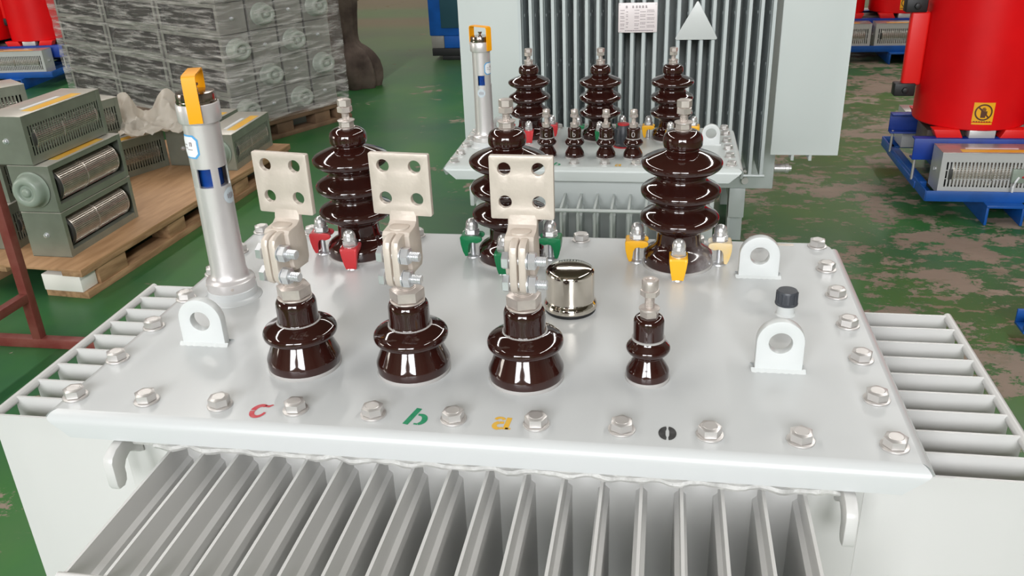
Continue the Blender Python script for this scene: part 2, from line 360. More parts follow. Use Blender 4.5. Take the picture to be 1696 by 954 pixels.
def lid_mesh(w0, w1, d0, d1, drop, th=0.006, R=0.014):
    """flat lid with four bent-down edges, open at the mitred corners"""
    bm = new()
    # top slab, rounded back corners
    i = R
    out = [(w0 + i, d0 + i), (w1 - i, d0 + i)]
    r = 0.022
    out += [(w1 - i - r + r * math.cos(a), d1 - i - r + r * math.sin(a)) for a in [k * PI / 10 for k in range(6)]]
    out += [(w0 + i + r + r * math.cos(a), d1 - i - r + r * math.sin(a)) for a in [PI / 2 + k * PI / 10 for k in range(6)]]
    t = new(); top = [t.verts.new((a, b, 0)) for a, b in out]; bot = [t.verts.new((a, b, -th)) for a, b in out]
    t.faces.new(top); t.faces.new(list(reversed(bot))); n = len(out)
    for k in range(n): t.faces.new((top[k], bot[k], bot[(k + 1) % n], top[(k + 1) % n]))
    bmesh.ops.recalc_face_normals(t, faces=t.faces[:]); add(bm, t)
    # bent strips
    def strip(length, M, back=False):
        prof = []
        for k in range(7):
            a = PI / 2 * k / 6; prof.append((R * math.sin(a), -R + R * math.cos(a)))
        prof.append((R, -drop))
        ri = R - th
        inner = [(ri, -drop)] + [(ri * math.sin(PI / 2 * k / 6), -R + ri * math.cos(PI / 2 * k / 6)) for k in range(6, -1, -1)]
        loop = prof + inner
        t = new(); ends = []
        for s in (0, 1):
            vs = []
            for o_, z in loop:
                cut = max(0.0, (-z - R * .55)) * 1.15 - (0.010 if not back else -0.006) * min(1, o_ / R)
                x = cut if s == 0 else length - cut
                vs.append(t.verts.new((x, -o_, z)))
            ends.append(vs)
        m = len(loop)
        for k in range(m): t.faces.new((ends[0][k], ends[0][(k + 1) % m], ends[1][(k + 1) % m], ends[1][k]))
        t.faces.new(ends[0]); t.faces.new(list(reversed(ends[1])))
        bmesh.ops.recalc_face_normals(t, faces=t.faces[:]); add(bm, t, M)
    strip(w1 - w0 - 2 * R, Matrix.Translation((w0 + R, d0 + R, 0)))
    strip(w1 - w0 - 2 * R - 2 * r, Matrix.Translation((w1 - R - r, d1 - R, 0)) @ Matrix.Rotation(PI, 4, 'Z'), True)
    strip(d1 - d0 - 2 * R - r, Matrix.Translation((w1 - R, d0 + R, 0)) @ Matrix.Rotation(PI / 2, 4, 'Z'))
    strip(d1 - d0 - 2 * R - r, Matrix.Translation((w0 + R, d1 - R - r, 0)) @ Matrix.Rotation(-PI / 2, 4, 'Z'))
    return bm
def bolt_mesh(s=1.0):
    bm = new(); cyl(bm, 0.0158 * s, 0, 0.0026 * s, 28, 0.0006); hexp(bm, 0.0235 * s, 0.0026 * s, 0.0135 * s)
    lathe(bm, [(0.0085 * s, 0.0135 * s), (0.008 * s, 0.0139 * s), (0, 0.0139 * s)], 20, cap=False); return bm
HV = [(0.030, 0.0), (0.052, 0.0025), (0.0552, 0.005), (0.0558, 0.016), (0.0545, 0.0215), (0.050, 0.026), (0.0425, 0.031), (0.0375, 0.036), (0.0358, 0.042), (0.0355, 0.052),
      (0.0365, 0.059), (0.042, 0.0635), (0.053, 0.0695), (0.0600, 0.074), (0.0630, 0.0790), (0.0625, 0.0840), (0.0580, 0.0885), (0.048, 0.0940), (0.0415, 0.0990), (0.0395, 0.1035),
      (0.0415, 0.1085), (0.053, 0.1145), (0.0600, 0.1190), (0.0630, 0.1243), (0.0625, 0.1292), (0.0580, 0.1338), (0.048, 0.1393), (0.0415, 0.1443), (0.0395, 0.1490),
      (0.0415, 0.1540), (0.053, 0.1598), (0.0600, 0.1645), (0.0632, 0.1697), (0.0628, 0.1745), (0.0585, 0.1785), (0.047, 0.1840), (0.034, 0.1888), (0.0262, 0.1918), (0.0243, 0.1938),
      (0.0250, 0.1955), (0.0288, 0.1972), (0.0306, 0.2010), (0.0308, 0.2065), (0.0302, 0.2120), (0.0280, 0.2172), (0.0235, 0.2210), (0.0180, 0.2232), (0.012, 0.2240), (0.0, 0.2240)]
LV = [(0.030, 0.0), (0.046, 0.0030), (0.0483, 0.0050), (0.0487, 0.0140), (0.0480, 0.0175), (0.0455, 0.0235), (0.0415, 0.0330), (0.0378, 0.0415), (0.0375, 0.0430), (0.0400, 0.0445), (0.0445, 0.0458),
      (0.0478, 0.0482), (0.0489, 0.0520), (0.0480, 0.0560), (0.0445, 0.0593), (0.0375, 0.0630), (0.0310, 0.0658), (0.0275, 0.0680), (0.0266, 0.0705), (0.0265, 0.0900),
      (0.0258, 0.0955), (0.0235, 0.0997), (0.0190, 0.1015), (0.0, 0.1015)]
NB = [(0.018, 0.0), (0.026, 0.002), (0.0275, 0.004), (0.0275, 0.011), (0.0262, 0.016), (0.021, 0.025), (0.0178, 0.0315), (0.0178, 0.0335), (0.021, 0.0355), (0.0258, 0.0395), (0.0277, 0.0435),
      (0.0272, 0.047), (0.0245, 0.0505), (0.0212, 0.0545), (0.0198, 0.058), (0.0192, 0.060), (0.0192, 0.080), (0.0184, 0.0845), (0.0160, 0.0875), (0.012, 0.0885), (0.0, 0.0885)]
def refine(prof, n=3):
    """Catmull-Rom through the outline so that glazed shoulders are round"""
    P_ = [prof[0]] + list(prof) + [prof[-1]]; out = []
    for i in range(1, len(P_) - 2):
        p0, p1, p2, p3 = P_[i - 1:i + 3]
        for k in range(n):
            t = k / n
            f = lambda a, b, c, d: 0.5 * (2 * b + (c - a) * t + (2 * a - 5 * b + 4 * c - d) * t * t + (3 * b - a - 3 * c + d) * t ** 3)
            out.append((max(0.0, f(p0[0], p1[0], p2[0], p3[0])), f(p0[1], p1[1], p2[1], p3[1])))
    out.append(prof[-1]); return out
def clamp_mesh():
    """claw clamp: x = outward from the bushing axis, z up, width along y; origin on the bushing axis"""
    bm = new()
    pr = [(0.0835, 0.0415), (0.0855, 0.0385), (0.0850, 0.026), (0.0825, 0.012), (0.0790, 0.003), (0.0745, 0.0035), (0.0730, 0.012), (0.0720, 0.022), (0.0690, 0.0285), (0.0640, 0.0300),
          (0.0575, 0.0285), (0.0505, 0.0315), (0.0478, 0.0345), (0.0480, 0.0385), (0.0510, 0.0410), (0.0580, 0.0420)]
    for y0, y1 in ((-0.0142, -0.0095), (0.0095, 0.0142)):
        plate(bm, pr, [], y1 - y0, Matrix.Translation((0, y0, 0)), 0.0009)
    # top saddle and outer back joining the two cheeks
    plate(bm, [(0.0835, 0.0412), (0.0853, 0.0385), (0.0848, 0.026), (0.0825, 0.013), (0.0800, 0.004), (0.0765, 0.004), (0.0790, 0.020), (0.0800, 0.0335), (0.0580, 0.0355), (0.0580, 0.0400)], [], 0.0200, Matrix.Translation((0, -0.0100, 0)))
    for v in bm.verts: v.co.y *= 0.60 + 0.40 * max(0, min(1, v.co.z / 0.036))
    return bm
def add_clamps(bush, color, angles, odd=None):
    for k, a in enumerate(angles):
        R = (0, 0, a)
        c = part('flange_clamp', clamp_mesh(), color if k != odd else 'clamp_oversprayed', bush, (0, 0, 0), R, label='%s painted claw clamp' % color[6:] if k != odd else 'yellow claw clamp dusted with grey paint')
        bm = new(); M = Matrix.Translation((0.0665, 0, 0))
        cyl(bm, 0.0042, 0.0, 0.045, 14, M=M); lathe(bm, [(0.011, 0.0), (0.010, 0.002), (0.006, 0.004)], 16, M)
        part('clamp_stud', bm, 'bright_zinc', bush, (0, 0, 0), R)
        bm = new(); cyl(bm, 0.0125, 0.0405, 0.0425, 20, M=M); hexp(bm, 0.0215, 0.0425, 0.0520, M)
        lathe(bm, [(0.0104, 0.0518), (0.0106, 0.0560), (0.0102, 0.0605), (0.0085, 0.0650), (0.0050, 0.0682), (0, 0.0692)], 24, M, cap=False)
        part('acorn_nut', bm, 'acorn', bush, (0, 0, 0), R)
def hv_bushing(parent, loc, color, turn=0.0, odd=None, s=1.0):
    bm = new(); lathe(bm, refine(HV), 56); b = part('high_voltage_bushing', bm, 'porcelain' if odd is None else 'porcelain_dusted', parent, loc, smooth=60, label='tall brown porcelain bushing with %s clamps' % color[6:])
    bm = new(); cyl(bm, 0.0572, -0.0005, 0.0042, 48, 0.0008); part('gasket_ring', bm, 'gasket', b)
    bm = new(); threads(bm, 0.0062, 0.223, 0.2560); part('terminal_stud', bm, 'stud', b)
    bm = new(); cyl(bm, 0.0135, 0.2232, 0.2250, 24); hexp(bm, 0.0215, 0.2250, 0.2345, rot=.2); part('lock_nut', bm, 'stud', b)
    bm = new(); cyl(bm, 0.0142, 0.2345, 0.2365, 24, 0.0004); part('washer', bm, 'stud', b)
    bm = new(); hexp(bm, 0.0215, 0.2490, 0.2590, rot=.5); hexp(bm, 0.0200, 0.2590, 0.2705, rot=.1); part('terminal_nut', bm, 'stud', b)
    add_clamps(b, color, [-PI / 2 + turn, turn, PI + turn, PI / 2 + turn], odd)
    return b
def nut_stack(b, z):
    bm = new(); hexp(bm, 0.0205, z, z + 0.0095, rot=.3); part('lock_nut', bm, 'stud', b)
    bm = new(); cyl(bm, 0.0128, z + 0.0095, z + 0.0122, 24, 0.0005); part('washer', bm, 'stud', b)
    bm = new(); threads(bm, 0.0060, z, z + 0.046); part('terminal_stud', bm, 'stud', b)
    bm = new(); hexp(bm, 0.0205, z + 0.0285, z + 0.0370, rot=.1)
    lathe(bm, [(0.0098, z + 0.037), (0.0102, z + 0.0380), (0.0102, z + 0.0490), (0.0095, z + 0.0500), (0.0060, z + 0.0500), (0.0056, z + 0.0480), (0, z + 0.0480)], 28, cap=False)
    part('terminal_nut', bm, 'stud', b)
def glyph(ch, size):
    cu = bpy.data.curves.new('glyph', 'FONT'); cu.body = ch; cu.size = size; cu.align_x = 'CENTER'; cu.align_y = 'CENTER'; cu.resolution_u = 4
    o = bpy.data.objects.new('glyph', cu); COL.objects.link(o)
    dg = bpy.context.evaluated_depsgraph_get(); me = bpy.data.meshes.new_from_object(o.evaluated_get(dg))
    bm = new(); bm.from_mesh(me); bpy.data.objects.remove(o); bpy.data.curves.remove(cu); bpy.data.meshes.remove(me)
    return bm
def wrap(bm, r, a0, zc):
    """lay a flat drawing in (x, y) onto a cylinder of radius r about z, its middle at angle a0"""
    for v in bm.verts:
        a = a0 + v.co.x / r; v.co = Vector((r * math.cos(a), r * math.sin(a), zc + v.co.y))
    return bm
def small_bushing(parent, loc, letter=None):
    bm = new(); lathe(bm, refine(NB), 44); b = part('neutral_bushing' if letter is None else 'low_voltage_bushing', bm, 'porcelain', parent, loc, smooth=60, label='small brown two-shed porcelain bushing')
    bm = new(); cyl(bm, 0.0284, -0.0005, 0.0050, 40, 0.0008); part('gasket_ring', bm, 'gasket', b)
    bm = new(); lathe(bm, [(0.0190, 0.0565), (0.0208, 0.0570), (0.0208, 0.0590), (0.0190, 0.0595)], 40); part('neck_ring', bm, 'gasket', b)
    nut_stack(b, 0.0880)
    if letter:
        g = glyph(letter, 0.022); wrap(g, 0.0197, -PI / 2, 0.071); part('moulded_letter', g, 'gasket', b)
    return b
def terminal_mesh():
    """tinned terminal: plate with four holes on a split collar; origin on the stud axis, z = 0 at the collar's foot"""
    bm = new()
    hs = [circle(x, z, 0.0080) for x in (-0.0205, 0.0205) for z in (0.0795 + 0.0195, 0.0795 + 0.0605)]
    plate(bm, rrect(-0.0385, 0.0385, 0.0775, 0.1560, 0.0022), hs, 0.0075, Matrix.Translation((0, 0.010, 0)), 0.0007)
    # shoulder bending from the plate down to the collar
    pr = [(0.0175, 0.083), (0.0175, 0.060), (0.021, 0.040), (0.021, 0.018), (0.0165, 0.0095), (-0.010, 0.0095), (-0.016, 0.015), (-0.019, 0.040), (-0.0195, 0.0615), (-0.016, 0.0655), (0.002, 0.0675), (0.008, 0.0715), (0.0100, 0.083)]
    pr = [(-a if False else a, b) for a, b in pr]
    M = Matrix(((0, 1, 0, -0.0185), (1, 0, 0, 0), (0, 0, 1, 0), (0, 0, 0, 1)))
    t = new(); plate(t, pr, [], 0.037, M, 0.0035); bmesh.ops.recalc_face_normals(t, faces=t.faces[:]); add(bm, t)
    cyl(bm, 0.0125, 0.0655, 0.0686, 32, 0.0005, Matrix.Translation((0, -0.004, 0)))
    # the two ears of the split clamp
    ear = [(-0.014, 0.002), (-0.036, 0.001), (-0.041, 0.006), (-0.0425, 0.014), (-0.0425, 0.054), (-0.040, 0.0605), (-0.034, 0.0635), (-0.024, 0.0655), (-0.012, 0.064)]
    for x0 in (-0.0086, 0.0023):
        M = Matrix(((0, 1, 0, x0), (1, 0, 0, 0), (0, 0, 1, 0), (0, 0, 0, 1)))
        t = new(); plate(t, ear, [], 0.0096, M, 0.0024); bmesh.ops.recalc_face_normals(t, faces=t.faces[:]); add(bm, t)
    return bm
def lv_bushing(parent, loc, turn):
    bm = new(); lathe(bm, refine(LV), 56); b = part('low_voltage_bushing', bm, 'porcelain', parent, loc, smooth=60, label='squat brown porcelain bushing carrying a beige terminal plate')
    bm = new(); cyl(bm, 0.0488, -0.0005, 0.0052, 48, 0.0008); part('gasket_ring', bm, 'gasket', b)
    bm = new(); lathe(bm, [(0.0262, 0.0640), (0.0292, 0.0648), (0.0288, 0.0675), (0.0262, 0.0685)], 48); part('neck_ring', bm, 'gasket', b)
    bm = new(); cyl(bm, 0.0225, 0.1010, 0.1030, 36, 0.0005); hexp(bm, 0.0385, 0.1030, 0.1190, rot=.35 + turn); part('hex_nut', bm, 'stud', b)
    bm = new(); threads(bm, 0.0122, 0.1180, 0.1480, 0.0022, 32); part('terminal_stud', bm, 'stud', b)
    t = part('terminal_plate', terminal_mesh(), 'tinned', b, (0, 0, 0.1350), (0, 0, turn), label='beige tinned terminal plate with four holes')
    for z in (0.0120, 0.0420):
        bm = new(); M = AX('x', (0, -0.0335, 0.1350 + z))
        M = Matrix.Rotation(turn, 4, 'Z') @ M
        hexp(bm, 0.0190, -0.0180, -0.0095, M); cyl(bm, 0.0105, 0.0112, 0.0130, 24, M=M); hexp(bm, 0.0190, 0.0130, 0.0230, M, .3); threads(bm, 0.0060, 0.0230, 0.0355, 0.0018, 18, M)
        cyl(bm, 0.0055, -0.014, 0.016, 12, M=M)
        part('clamp_bolt', bm, 'bright_zinc', b)
    return b
def oil_gauge(parent, loc, s=1.0, strap=0.9, stickers=(), windows=(-0.5, 0.9)):
    """silver oil-level tube with two blue windows and a yellow strap"""
    bm = new()
    prof = [(0.0350, 0.017), (0.0368, 0.0175), (0.0372, 0.0185), (0.0372, 0.0320), (0.0362, 0.0332), (0.0330, 0.0345), (0.0295, 0.0380), (0.0278, 0.044), (0.0270, 0.050), (0.0268, 0.10), (0.0264, 0.187)]
    lathe(bm, prof, 48, cap=True)
    # wall between the windows
    z0, z1 = 0.187, 0.216
    def band(a0, a1):
        t = new(); n = 10; g = []
        for k in range(n + 1):
            a = a0 + (a1 - a0) * k / n; g.append([t.verts.new((r * math.cos(a), r * math.sin(a), z)) for r, z in ((0.0264, z0), (0.0263, z1), (0.0235, z1), (0.0235, z0))])
        for p_, q in zip(g, g[1:]):
            for k in range(4): t.faces.new((p_[k], p_[(k + 1) % 4], q[(k + 1) % 4], q[k]))
        t.faces.new(g[0]); t.faces.new(list(reversed(g[-1]))); bmesh.ops.recalc_face_normals(t, faces=t.faces[:]); add(bm, t)
    w = sorted(-PI / 2 + x for x in windows); hw = 0.40
    band(w[0] + hw, w[1] - hw); band(w[1] + hw, w[0] - hw + 2 * PI)
    lathe(bm, [(0.0262, z1), (0.0262, 0.281), (0.0300, 0.283), (0.0308, 0.285), (0.0308, 0.3085), (0.0298, 0.3100)], 48)
    g = part('oil_level_gauge', bm, 'aluminium', parent, loc, label='silver tube with blue sight windows')
    bm = new(); lathe(bm, [(0.0455, -0.002), (0.0445, 0.001), (0.0405, 0.0035), (0.0385, 0.006), (0.0380, 0.0165), (0.0370, 0.0175)], 40); part('weld_collar', bm, 'lid_paint', g)
    bm = new(); cyl(bm, 0.0175, 0.185, 0.218, 32); part('float_indicator', bm, 'indicator_blue', g, label='bright blue float behind the sight windows')
    bm = new(); lathe(bm, [(0.0246, 0.1868), (0.0246, 0.2162)], 40, cap=False); lathe(bm, [(0.0240, 0.2162), (0.0240, 0.1868)], 40, cap=False); part('sight_glass', bm, 'glass', g)
    bm = new(); lathe(bm, [(0.0290, 0.3095), (0.0292, 0.3130), (0.0282, 0.3140), (0.0282, 0.3215), (0.0270, 0.3250), (0.0200, 0.3262), (0.0, 0.3262)], 44, cap=False); part('screw_cap', bm, 'steel_cap', g)
    # strap: an inverted U of flat yellow band
    bm = new(); hw2 = 0.0095; th = 0.0022
    path = [(-0.0330, 0.2860), (-0.0330, 0.346), (-0.0315, 0.3495), (-0.028, 0.351), (0.028, 0.351), (0.0315, 0.3495), (0.0330, 0.346), (0.0330, 0.300)]
    rows = []
    for k, (r, z) in enumerate(path):
        rows.append([bm.verts.new((r, y, z)) for y in (-hw2, hw2)])
    for a, b in zip(rows, rows[1:]): bm.faces.new((a[0], a[1], b[1], b[0]))
    bmesh.ops.recalc_face_normals(bm, faces=bm.faces[:]); bmesh.ops.solidify(bm, geom=bm.faces[:], thickness=-th)
    part('lead_seal_strap', bm, 'strap_yellow', g, rot=(0, 0, strap), label='yellow plastic strap over the cap')
    bm = new(); lathe(bm, [(0.004, 0), (0.005, 0.002), (0.004, 0.003), (0.004, 0.007), (0.006, 0.008), (0.006, 0.011), (0, 0.0115)], 16); part('vent_pin', bm, 'steel_cap', g, (0, 0, 0.326))
    for k in range(4):
        a = k * PI / 2 + 0.5; bm = new(); cyl(bm, 0.0022, 0.0385, 0.0405, 12, M=Matrix.Rotation(a, 4, 'Z') @ AX('x', (-0.0025, 0, 0.026))); part('set_screw', bm, 'stud', g)
    for kind, a, z in stickers:
        if kind == 'octagon':
            t = new(); o8 = [(x * 0.0165, y * 0.0175) for x, y in ((-1, .62), (-.62, 1), (.62, 1), (1, .62), (1, -.62), (.62, -1), (-.62, -1), (-1, -.62))]
            for q, (sx, off, mm) in enumerate(((1.0, 0.0005, 'label_blue'), (0.86, 0.0010, 'white_label'))):
                t = new(); patch_poly(t, [(x * sx, y * sx) for x, y in o8]); wrap(t, 0.0262 + off, a, z)
                st = part('sticker' if q == 0 else 'sticker_face', t, mm, g, label='white eight-sided sticker with a blue border' if q == 0 else None)
            t = new()
            for (x, y, w_, h_) in ((-.006, .003, .006, .0012), (.003, .004, .0015, .006), (.006, .004, .0015, .006), (.0045, .0065, .004, .0012), (-.006, -.002, .006, .0012), (.002, -.004, .010, .001)):
                patch_poly(t, [(x - w_ / 2, y - h_ / 2), (x + w_ / 2, y - h_ / 2), (x + w_ / 2, y + h_ / 2), (x - w_ / 2, y + h_ / 2)])
            wrap(t, 0.0275, a, z); part('sticker_print', t, 'label_ink', g)
        else:
            t = new(); patch_poly(t, circle(0, 0, 0.0125, 20)); wrap(t, 0.0273, a, z); part('round_sticker', t, 'sticker_grey', g, label='small pale round sticker')
            t = new()
            for i in range(4):
                x = -.006 + .0036 * i; h_ = .010 - .002 * abs(i - 1.5); patch_poly(t, [(x, -h_ / 2), (x + .0014, -h_ / 2), (x + .0014, h_ / 2), (x, h_ / 2)])
            wrap(t, 0.0278, a, z); part('sticker_print', t, 'label_ink', g)
    return g
def patch_poly(bm, pts, n=6):
    """flat polygon cut into strips along x so that it can be wrapped"""
    t = new(); f = t.faces.new([t.verts.new((x, y, 0)) for x, y in pts])
    xs = [x for x, y in pts]; lo, hi = min(xs), max(xs)
    for k in range(1, n):
        x = lo + (hi - lo) * k / n
        bmesh.ops.bisect_plane(t, geom=t.verts[:] + t.edges[:] + t.faces[:], plane_co=(x, 0, 0), plane_no=(1, 0, 0))
    return add(bm, t)
mat('sticker_grey', (0.52, 0.58, 0.62), 0.4)
def lug(parent, loc, w=0.058, h=0.070, th=0.014, hole=0.0145):
    bm = new(); r = w / 2
    out = [(r, 0)] + circle(0, h - r, r, 24, 0, PI) + [(-r, 0)]
    plate(bm, out, [circle(0, h - r - 0.001, hole, 32)], th, Matrix.Translation((0, -th / 2, 0)), 0.0012)
    g = part('lifting_lug', bm, 'lug_paint', parent, loc)
    bm = new(); n = 26
    for s_ in (-1, 1):
        rows = []
        for k in range(n + 1):
            x = -r - .0045 + (w + .009) * k / n; q = .0050 + .0008 * math.sin(k * 1.7 + s_) + .0005 * math.sin(k * 4.1)
            rows.append([bm.verts.new((x, s_ * (th / 2 - .001), .0040 + .0004 * math.sin(k * 2.3))), bm.verts.new((x, s_ * (th / 2 + q * .45), .0018)), bm.verts.new((x + (.001 if k in (0,) else 0), s_ * (th / 2 + q), -.0003))])
        for a, b in zip(rows, rows[1:]):
            for q in (0, 1): bm.faces.new((a[q], b[q], b[q + 1], a[q + 1]))
    bmesh.ops.recalc_face_normals(bm, faces=bm.faces[:]); part('weld_bead', bm, 'lug_paint', g, smooth=70)
    return g
def ribbon(bm, path, width):
    L_ = []; R_ = []
    for i, (x, y) in enumerate(path):
        a = path[max(0, i - 1)]; b = path[min(len(path) - 1, i + 1)]; dx, dy = b[0] - a[0], b[1] - a[1]; l = math.hypot(dx, dy) or 1
        w = width[i] if isinstance(width, (list, tuple)) else width
        L_.append(bm.verts.new((x - dy / l * w / 2, y + dx / l * w / 2, 0))); R_.append(bm.verts.new((x + dy / l * w / 2, y - dx / l * w / 2, 0)))
    for k in range(len(path) - 1): bm.faces.new((R_[k], R_[k + 1], L_[k + 1], L_[k]))
def arc(cx, cy, rx, ry, a0, a1, n=14): return [(cx + rx * math.cos(math.radians(a0 + (a1 - a0) * k / (n - 1))), cy + ry * math.sin(math.radians(a0 + (a1 - a0) * k / (n - 1)))) for k in range(n)]
def stencil(parent, ch, loc, m, s=1.0):
    bm = new()
    if ch == 'c':
        ribbon(bm, arc(0.001, 0.0, 0.0085, 0.0125, 62, 175) , [.0058 + .0014 * (k / 13) for k in range(14)])
        ribbon(bm, arc(0.001, 0.0, 0.0085, 0.0125, 182, 350), [.0062 + .0012 * math.sin(k / 13 * PI) - .003 * (k / 13) for k in range(14)])
        ribbon(bm, [(0.004, 0.0118), (0.009, 0.0112), (0.0135, 0.0150)], [.0042, .0046, .0022])
    if ch == 'b':
        ribbon(bm, [(-0.0105, -0.0155), (-0.0015, 0.0195)], .0072)
        ribbon(bm, [(0.0005, 0.006)] + arc(0.0035, -0.004, 0.0072, 0.0098, 88, -80), [.0035] + [.0045 + .0026 * math.sin(k / 13 * PI) for k in range(14)])
        ribbon(bm, [(-0.0005, -0.0135), (0.0045, -0.0142)], .0028)
    if ch == 'a':
        ribbon(bm, [(0.0045, -0.0125), (0.0062, 0.0120)], .0062); ribbon(bm, [(0.0040, -0.0105), (0.0105, -0.0110)], .0030)
        ribbon(bm, arc(-0.0048, 0.0050, 0.0055, 0.0060, 160, 20, 8), .0044); ribbon(bm, arc(-0.0045, -0.0055, 0.0052, 0.0060, 95, 280, 10), .0058)
        ribbon(bm, [(-0.0045, 0.0005), (0.0010, 0.0012)], .0046); ribbon(bm, [(-0.0035, -0.0115), (0.0010, -0.0100)], .0042)
    if ch == 'o':
        for s_ in (-1, 1):
            pts = [(s_ * (0.0008 + 0.0095 * math.cos(a)), 0.0135 * math.sin(a)) for a in [-1.5 + 3.0 * k / 14 for k in range(15)]] + [(s_ * 0.0010, 0.0085), (s_ * 0.0021, 0.004), (s_ * 0.0021, -0.004), (s_ * 0.0010, -0.0085)]
            if s_ < 0: pts = pts[::-1]
            bm.faces.new([bm.verts.new((x, y, 0)) for x, y in pts])
    for v in bm.verts: v.co *= s
    if bm.faces[:][0].normal.z < 0 if bm.faces.ensure_lookup_table() is None else False: bmesh.ops.reverse_faces(bm, faces=bm.faces[:])
    bmesh.ops.recalc_face_normals(bm, faces=bm.faces[:])
    return part('stencilled_letter', bm, m, parent, loc, label='%s stencilled letter %s' % (m[4:], ch))

# ---------------------------------------------------------------- main transformer (front)
T = thing('distribution_transformer', 'pale grey oil transformer nearest the camera, three beige four-hole terminal plates on its lid', 'transformer', (0, 0, 0))
Z = LID
BX, BY = 0.1, 0.0966                       # lid bolt spacing
part('lid', lid_mesh(-0.021, 1.036, -0.042, 0.606, 0.033), 'lid_paint', T, (0, 0, Z))
bolt_data = None
def place_bolts(root, pts, z, s=1.0):
    first = None
    for k, (x, y) in enumerate(pts):
        if first is None: o = part('lid_bolt', bolt_mesh(s), 'zinc', root, (x, y, z)); first = o
        else: o = first.copy(); COL.objects.link(o); o.location = (x, y, z)
        o.rotation_euler = (0, 0, random.uniform(0, PI / 3))
pts = [(BX * k, 0) for k in range(11)] + [(x, BY * j) for j in range(1, 6) for x in (0, 1.0)] + [(BX * k, BY * 6) for k in range(11)]
place_bolts(T, pts, Z)
# tank, rim, welds
bm = new(); box(bm, 0.048, 0.978, 0.0, 0.565, 0.12, Z - 0.034, 0.006); part('tank', bm, 'grey_paint', T)
bm = new(); box(bm, 0.086, 0.930, -0.029, 0.59, Z - 0.0475, Z - 0.007, 0.002); part('tank_rim', bm, 'weld_paint', T)
bm = new(); n = 150
wp = [(0.115 + 0.83 * k / n, -0.0275 + 0.0015 * math.sin(k * .9), Z - 0.0465 - 0.002 * math.sin(k * .55)) for k in range(n + 1)]
tube(bm, wp, [0.0040 + 0.0018 * abs(math.sin(k * PI * 17 / n)) + random.uniform(-.0005, .0006) for k in range(n + 1)], 8); part('weld_bead', bm, 'weld_paint', T)
ff = None
for k in range(18):                        # front bank
    x = 0.139 + 0.0451 * k
    if ff is None: ff = part('cooling_fin', fin(0.25, 0.62), 'grey_paint', T, (x, 0.0, Z - 0.050), (0, 0, -PI / 2))
    else: o = ff.copy(); COL.objects.link(o); o.location = (x, 0.0, Z - 0.050)
bm = new(); tube(bm, [(0.132, -0.250, Z - 0.054), (0.912, -0.250, Z - 0.054)], 0.0055, 12); part('tie_rod', bm, 'grey_paint', T)
sf = None
for k in range(10):                        # both side banks
    y = 0.020 + 0.0461 * k
    for s, x in ((-1, 0.048), (1, 0.978)):
        L_ = 0.2
        if sf is None: sf = part('cooling_fin', fin(L_, 0.62, 0.0018, 0.0050, 0.024, None, 0.014), 'grey_paint', T, (x, y, Z - 0.050), (0, 0, PI))
        else:
            o = sf.copy(); COL.objects.link(o); o.location = (x, y, Z - 0.050); o.rotation_euler = (0, 0, PI if s < 0 else 0)
for x in (-0.153, 1.179):
    bm = new(); tube(bm, [(x, 0.015, Z - 0.055), (x, 0.441, Z - 0.055)], 0.0065, 12); part('tie_rod', bm, 'grey_paint', T)
# crane hooks on the tank front
hook = [(-0.002, -0.036), (-0.040, -0.036), (-0.054, -0.038), (-0.064, -0.044), (-0.068, -0.051), (-0.068, -0.084), (-0.065, -0.090), (-0.054, -0.092), (-0.048, -0.087), (-0.046, -0.079), (-0.046, -0.070), (-0.040, -0.062), (-0.030, -0.058), (-0.020, -0.063), (-0.010, -0.072), (-0.002, -0.076)]
for x in (0.068, 0.9435):
    bm = new(); plate(bm, hook, [], 0.013, Matrix(((0, 1, 0, x), (1, 0, 0, 0), (0, 0, 1, Z), (0, 0, 0, 1))), 0.0015); bmesh.ops.recalc_face_normals(bm, faces=bm.faces[:])
    part('tie_down_hook', bm, 'grey_paint', T)
for x in (0.2, 0.75):
    bm = new(); box(bm, x, x + .08, 0.0, 0.565, 0.0, 0.125, 0.004); part('base_channel', bm, 'grey_paint', T)
# bushings
hv_bushing(T, (0.2225, 0.496, Z), 'clamp_red', 0.10)
hv_bushing(T, (0.4895, 0.496, Z), 'clamp_green', 0.0)
hv_bushing(T, (0.7665, 0.494, Z), 'clamp_yellow', 0.0, odd=1)
lv_bushing(T, (0.269, 0.112, Z), -0.17)
lv_bushing(T, (0.4205, 0.115, Z), -0.10)
lv_bushing(T, (0.572, 0.110, Z), -0.02)
small_bushing(T, (0.7265, 0.122, Z))
oil_gauge(T, (0.072, 0.308, Z), strap=1.90, stickers=(('octagon', -PI / 2 - .46, 0.250), ('round', -PI / 2 + 1.45, 0.1705)), windows=(0.135, 1.36))
# chrome breather cover
bm = new(); lathe(bm, refine([(0.0375, 0.0045), (0.0392, 0.0055), (0.0397, 0.0080), (0.0390, 0.0125), (0.0366, 0.0165), (0.0356, 0.0200), (0.0356, 0.0400), (0.0356, 0.0585), (0.0349, 0.0625), (0.0327, 0.0655), (0.0295, 0.0668), (0.0220, 0.0680), (0.0110, 0.0686), (0.0, 0.0688)], 3), 56, cap=False)
cv = part('breather_cover', bm, 'chrome', T, (0.6085, 0.310, Z), smooth=60, label='polished steel cap')
bm = new(); cyl(bm, 0.0375, 0.0, 0.0048, 44); part('rubber_gasket', bm, 'black_rubber', cv)
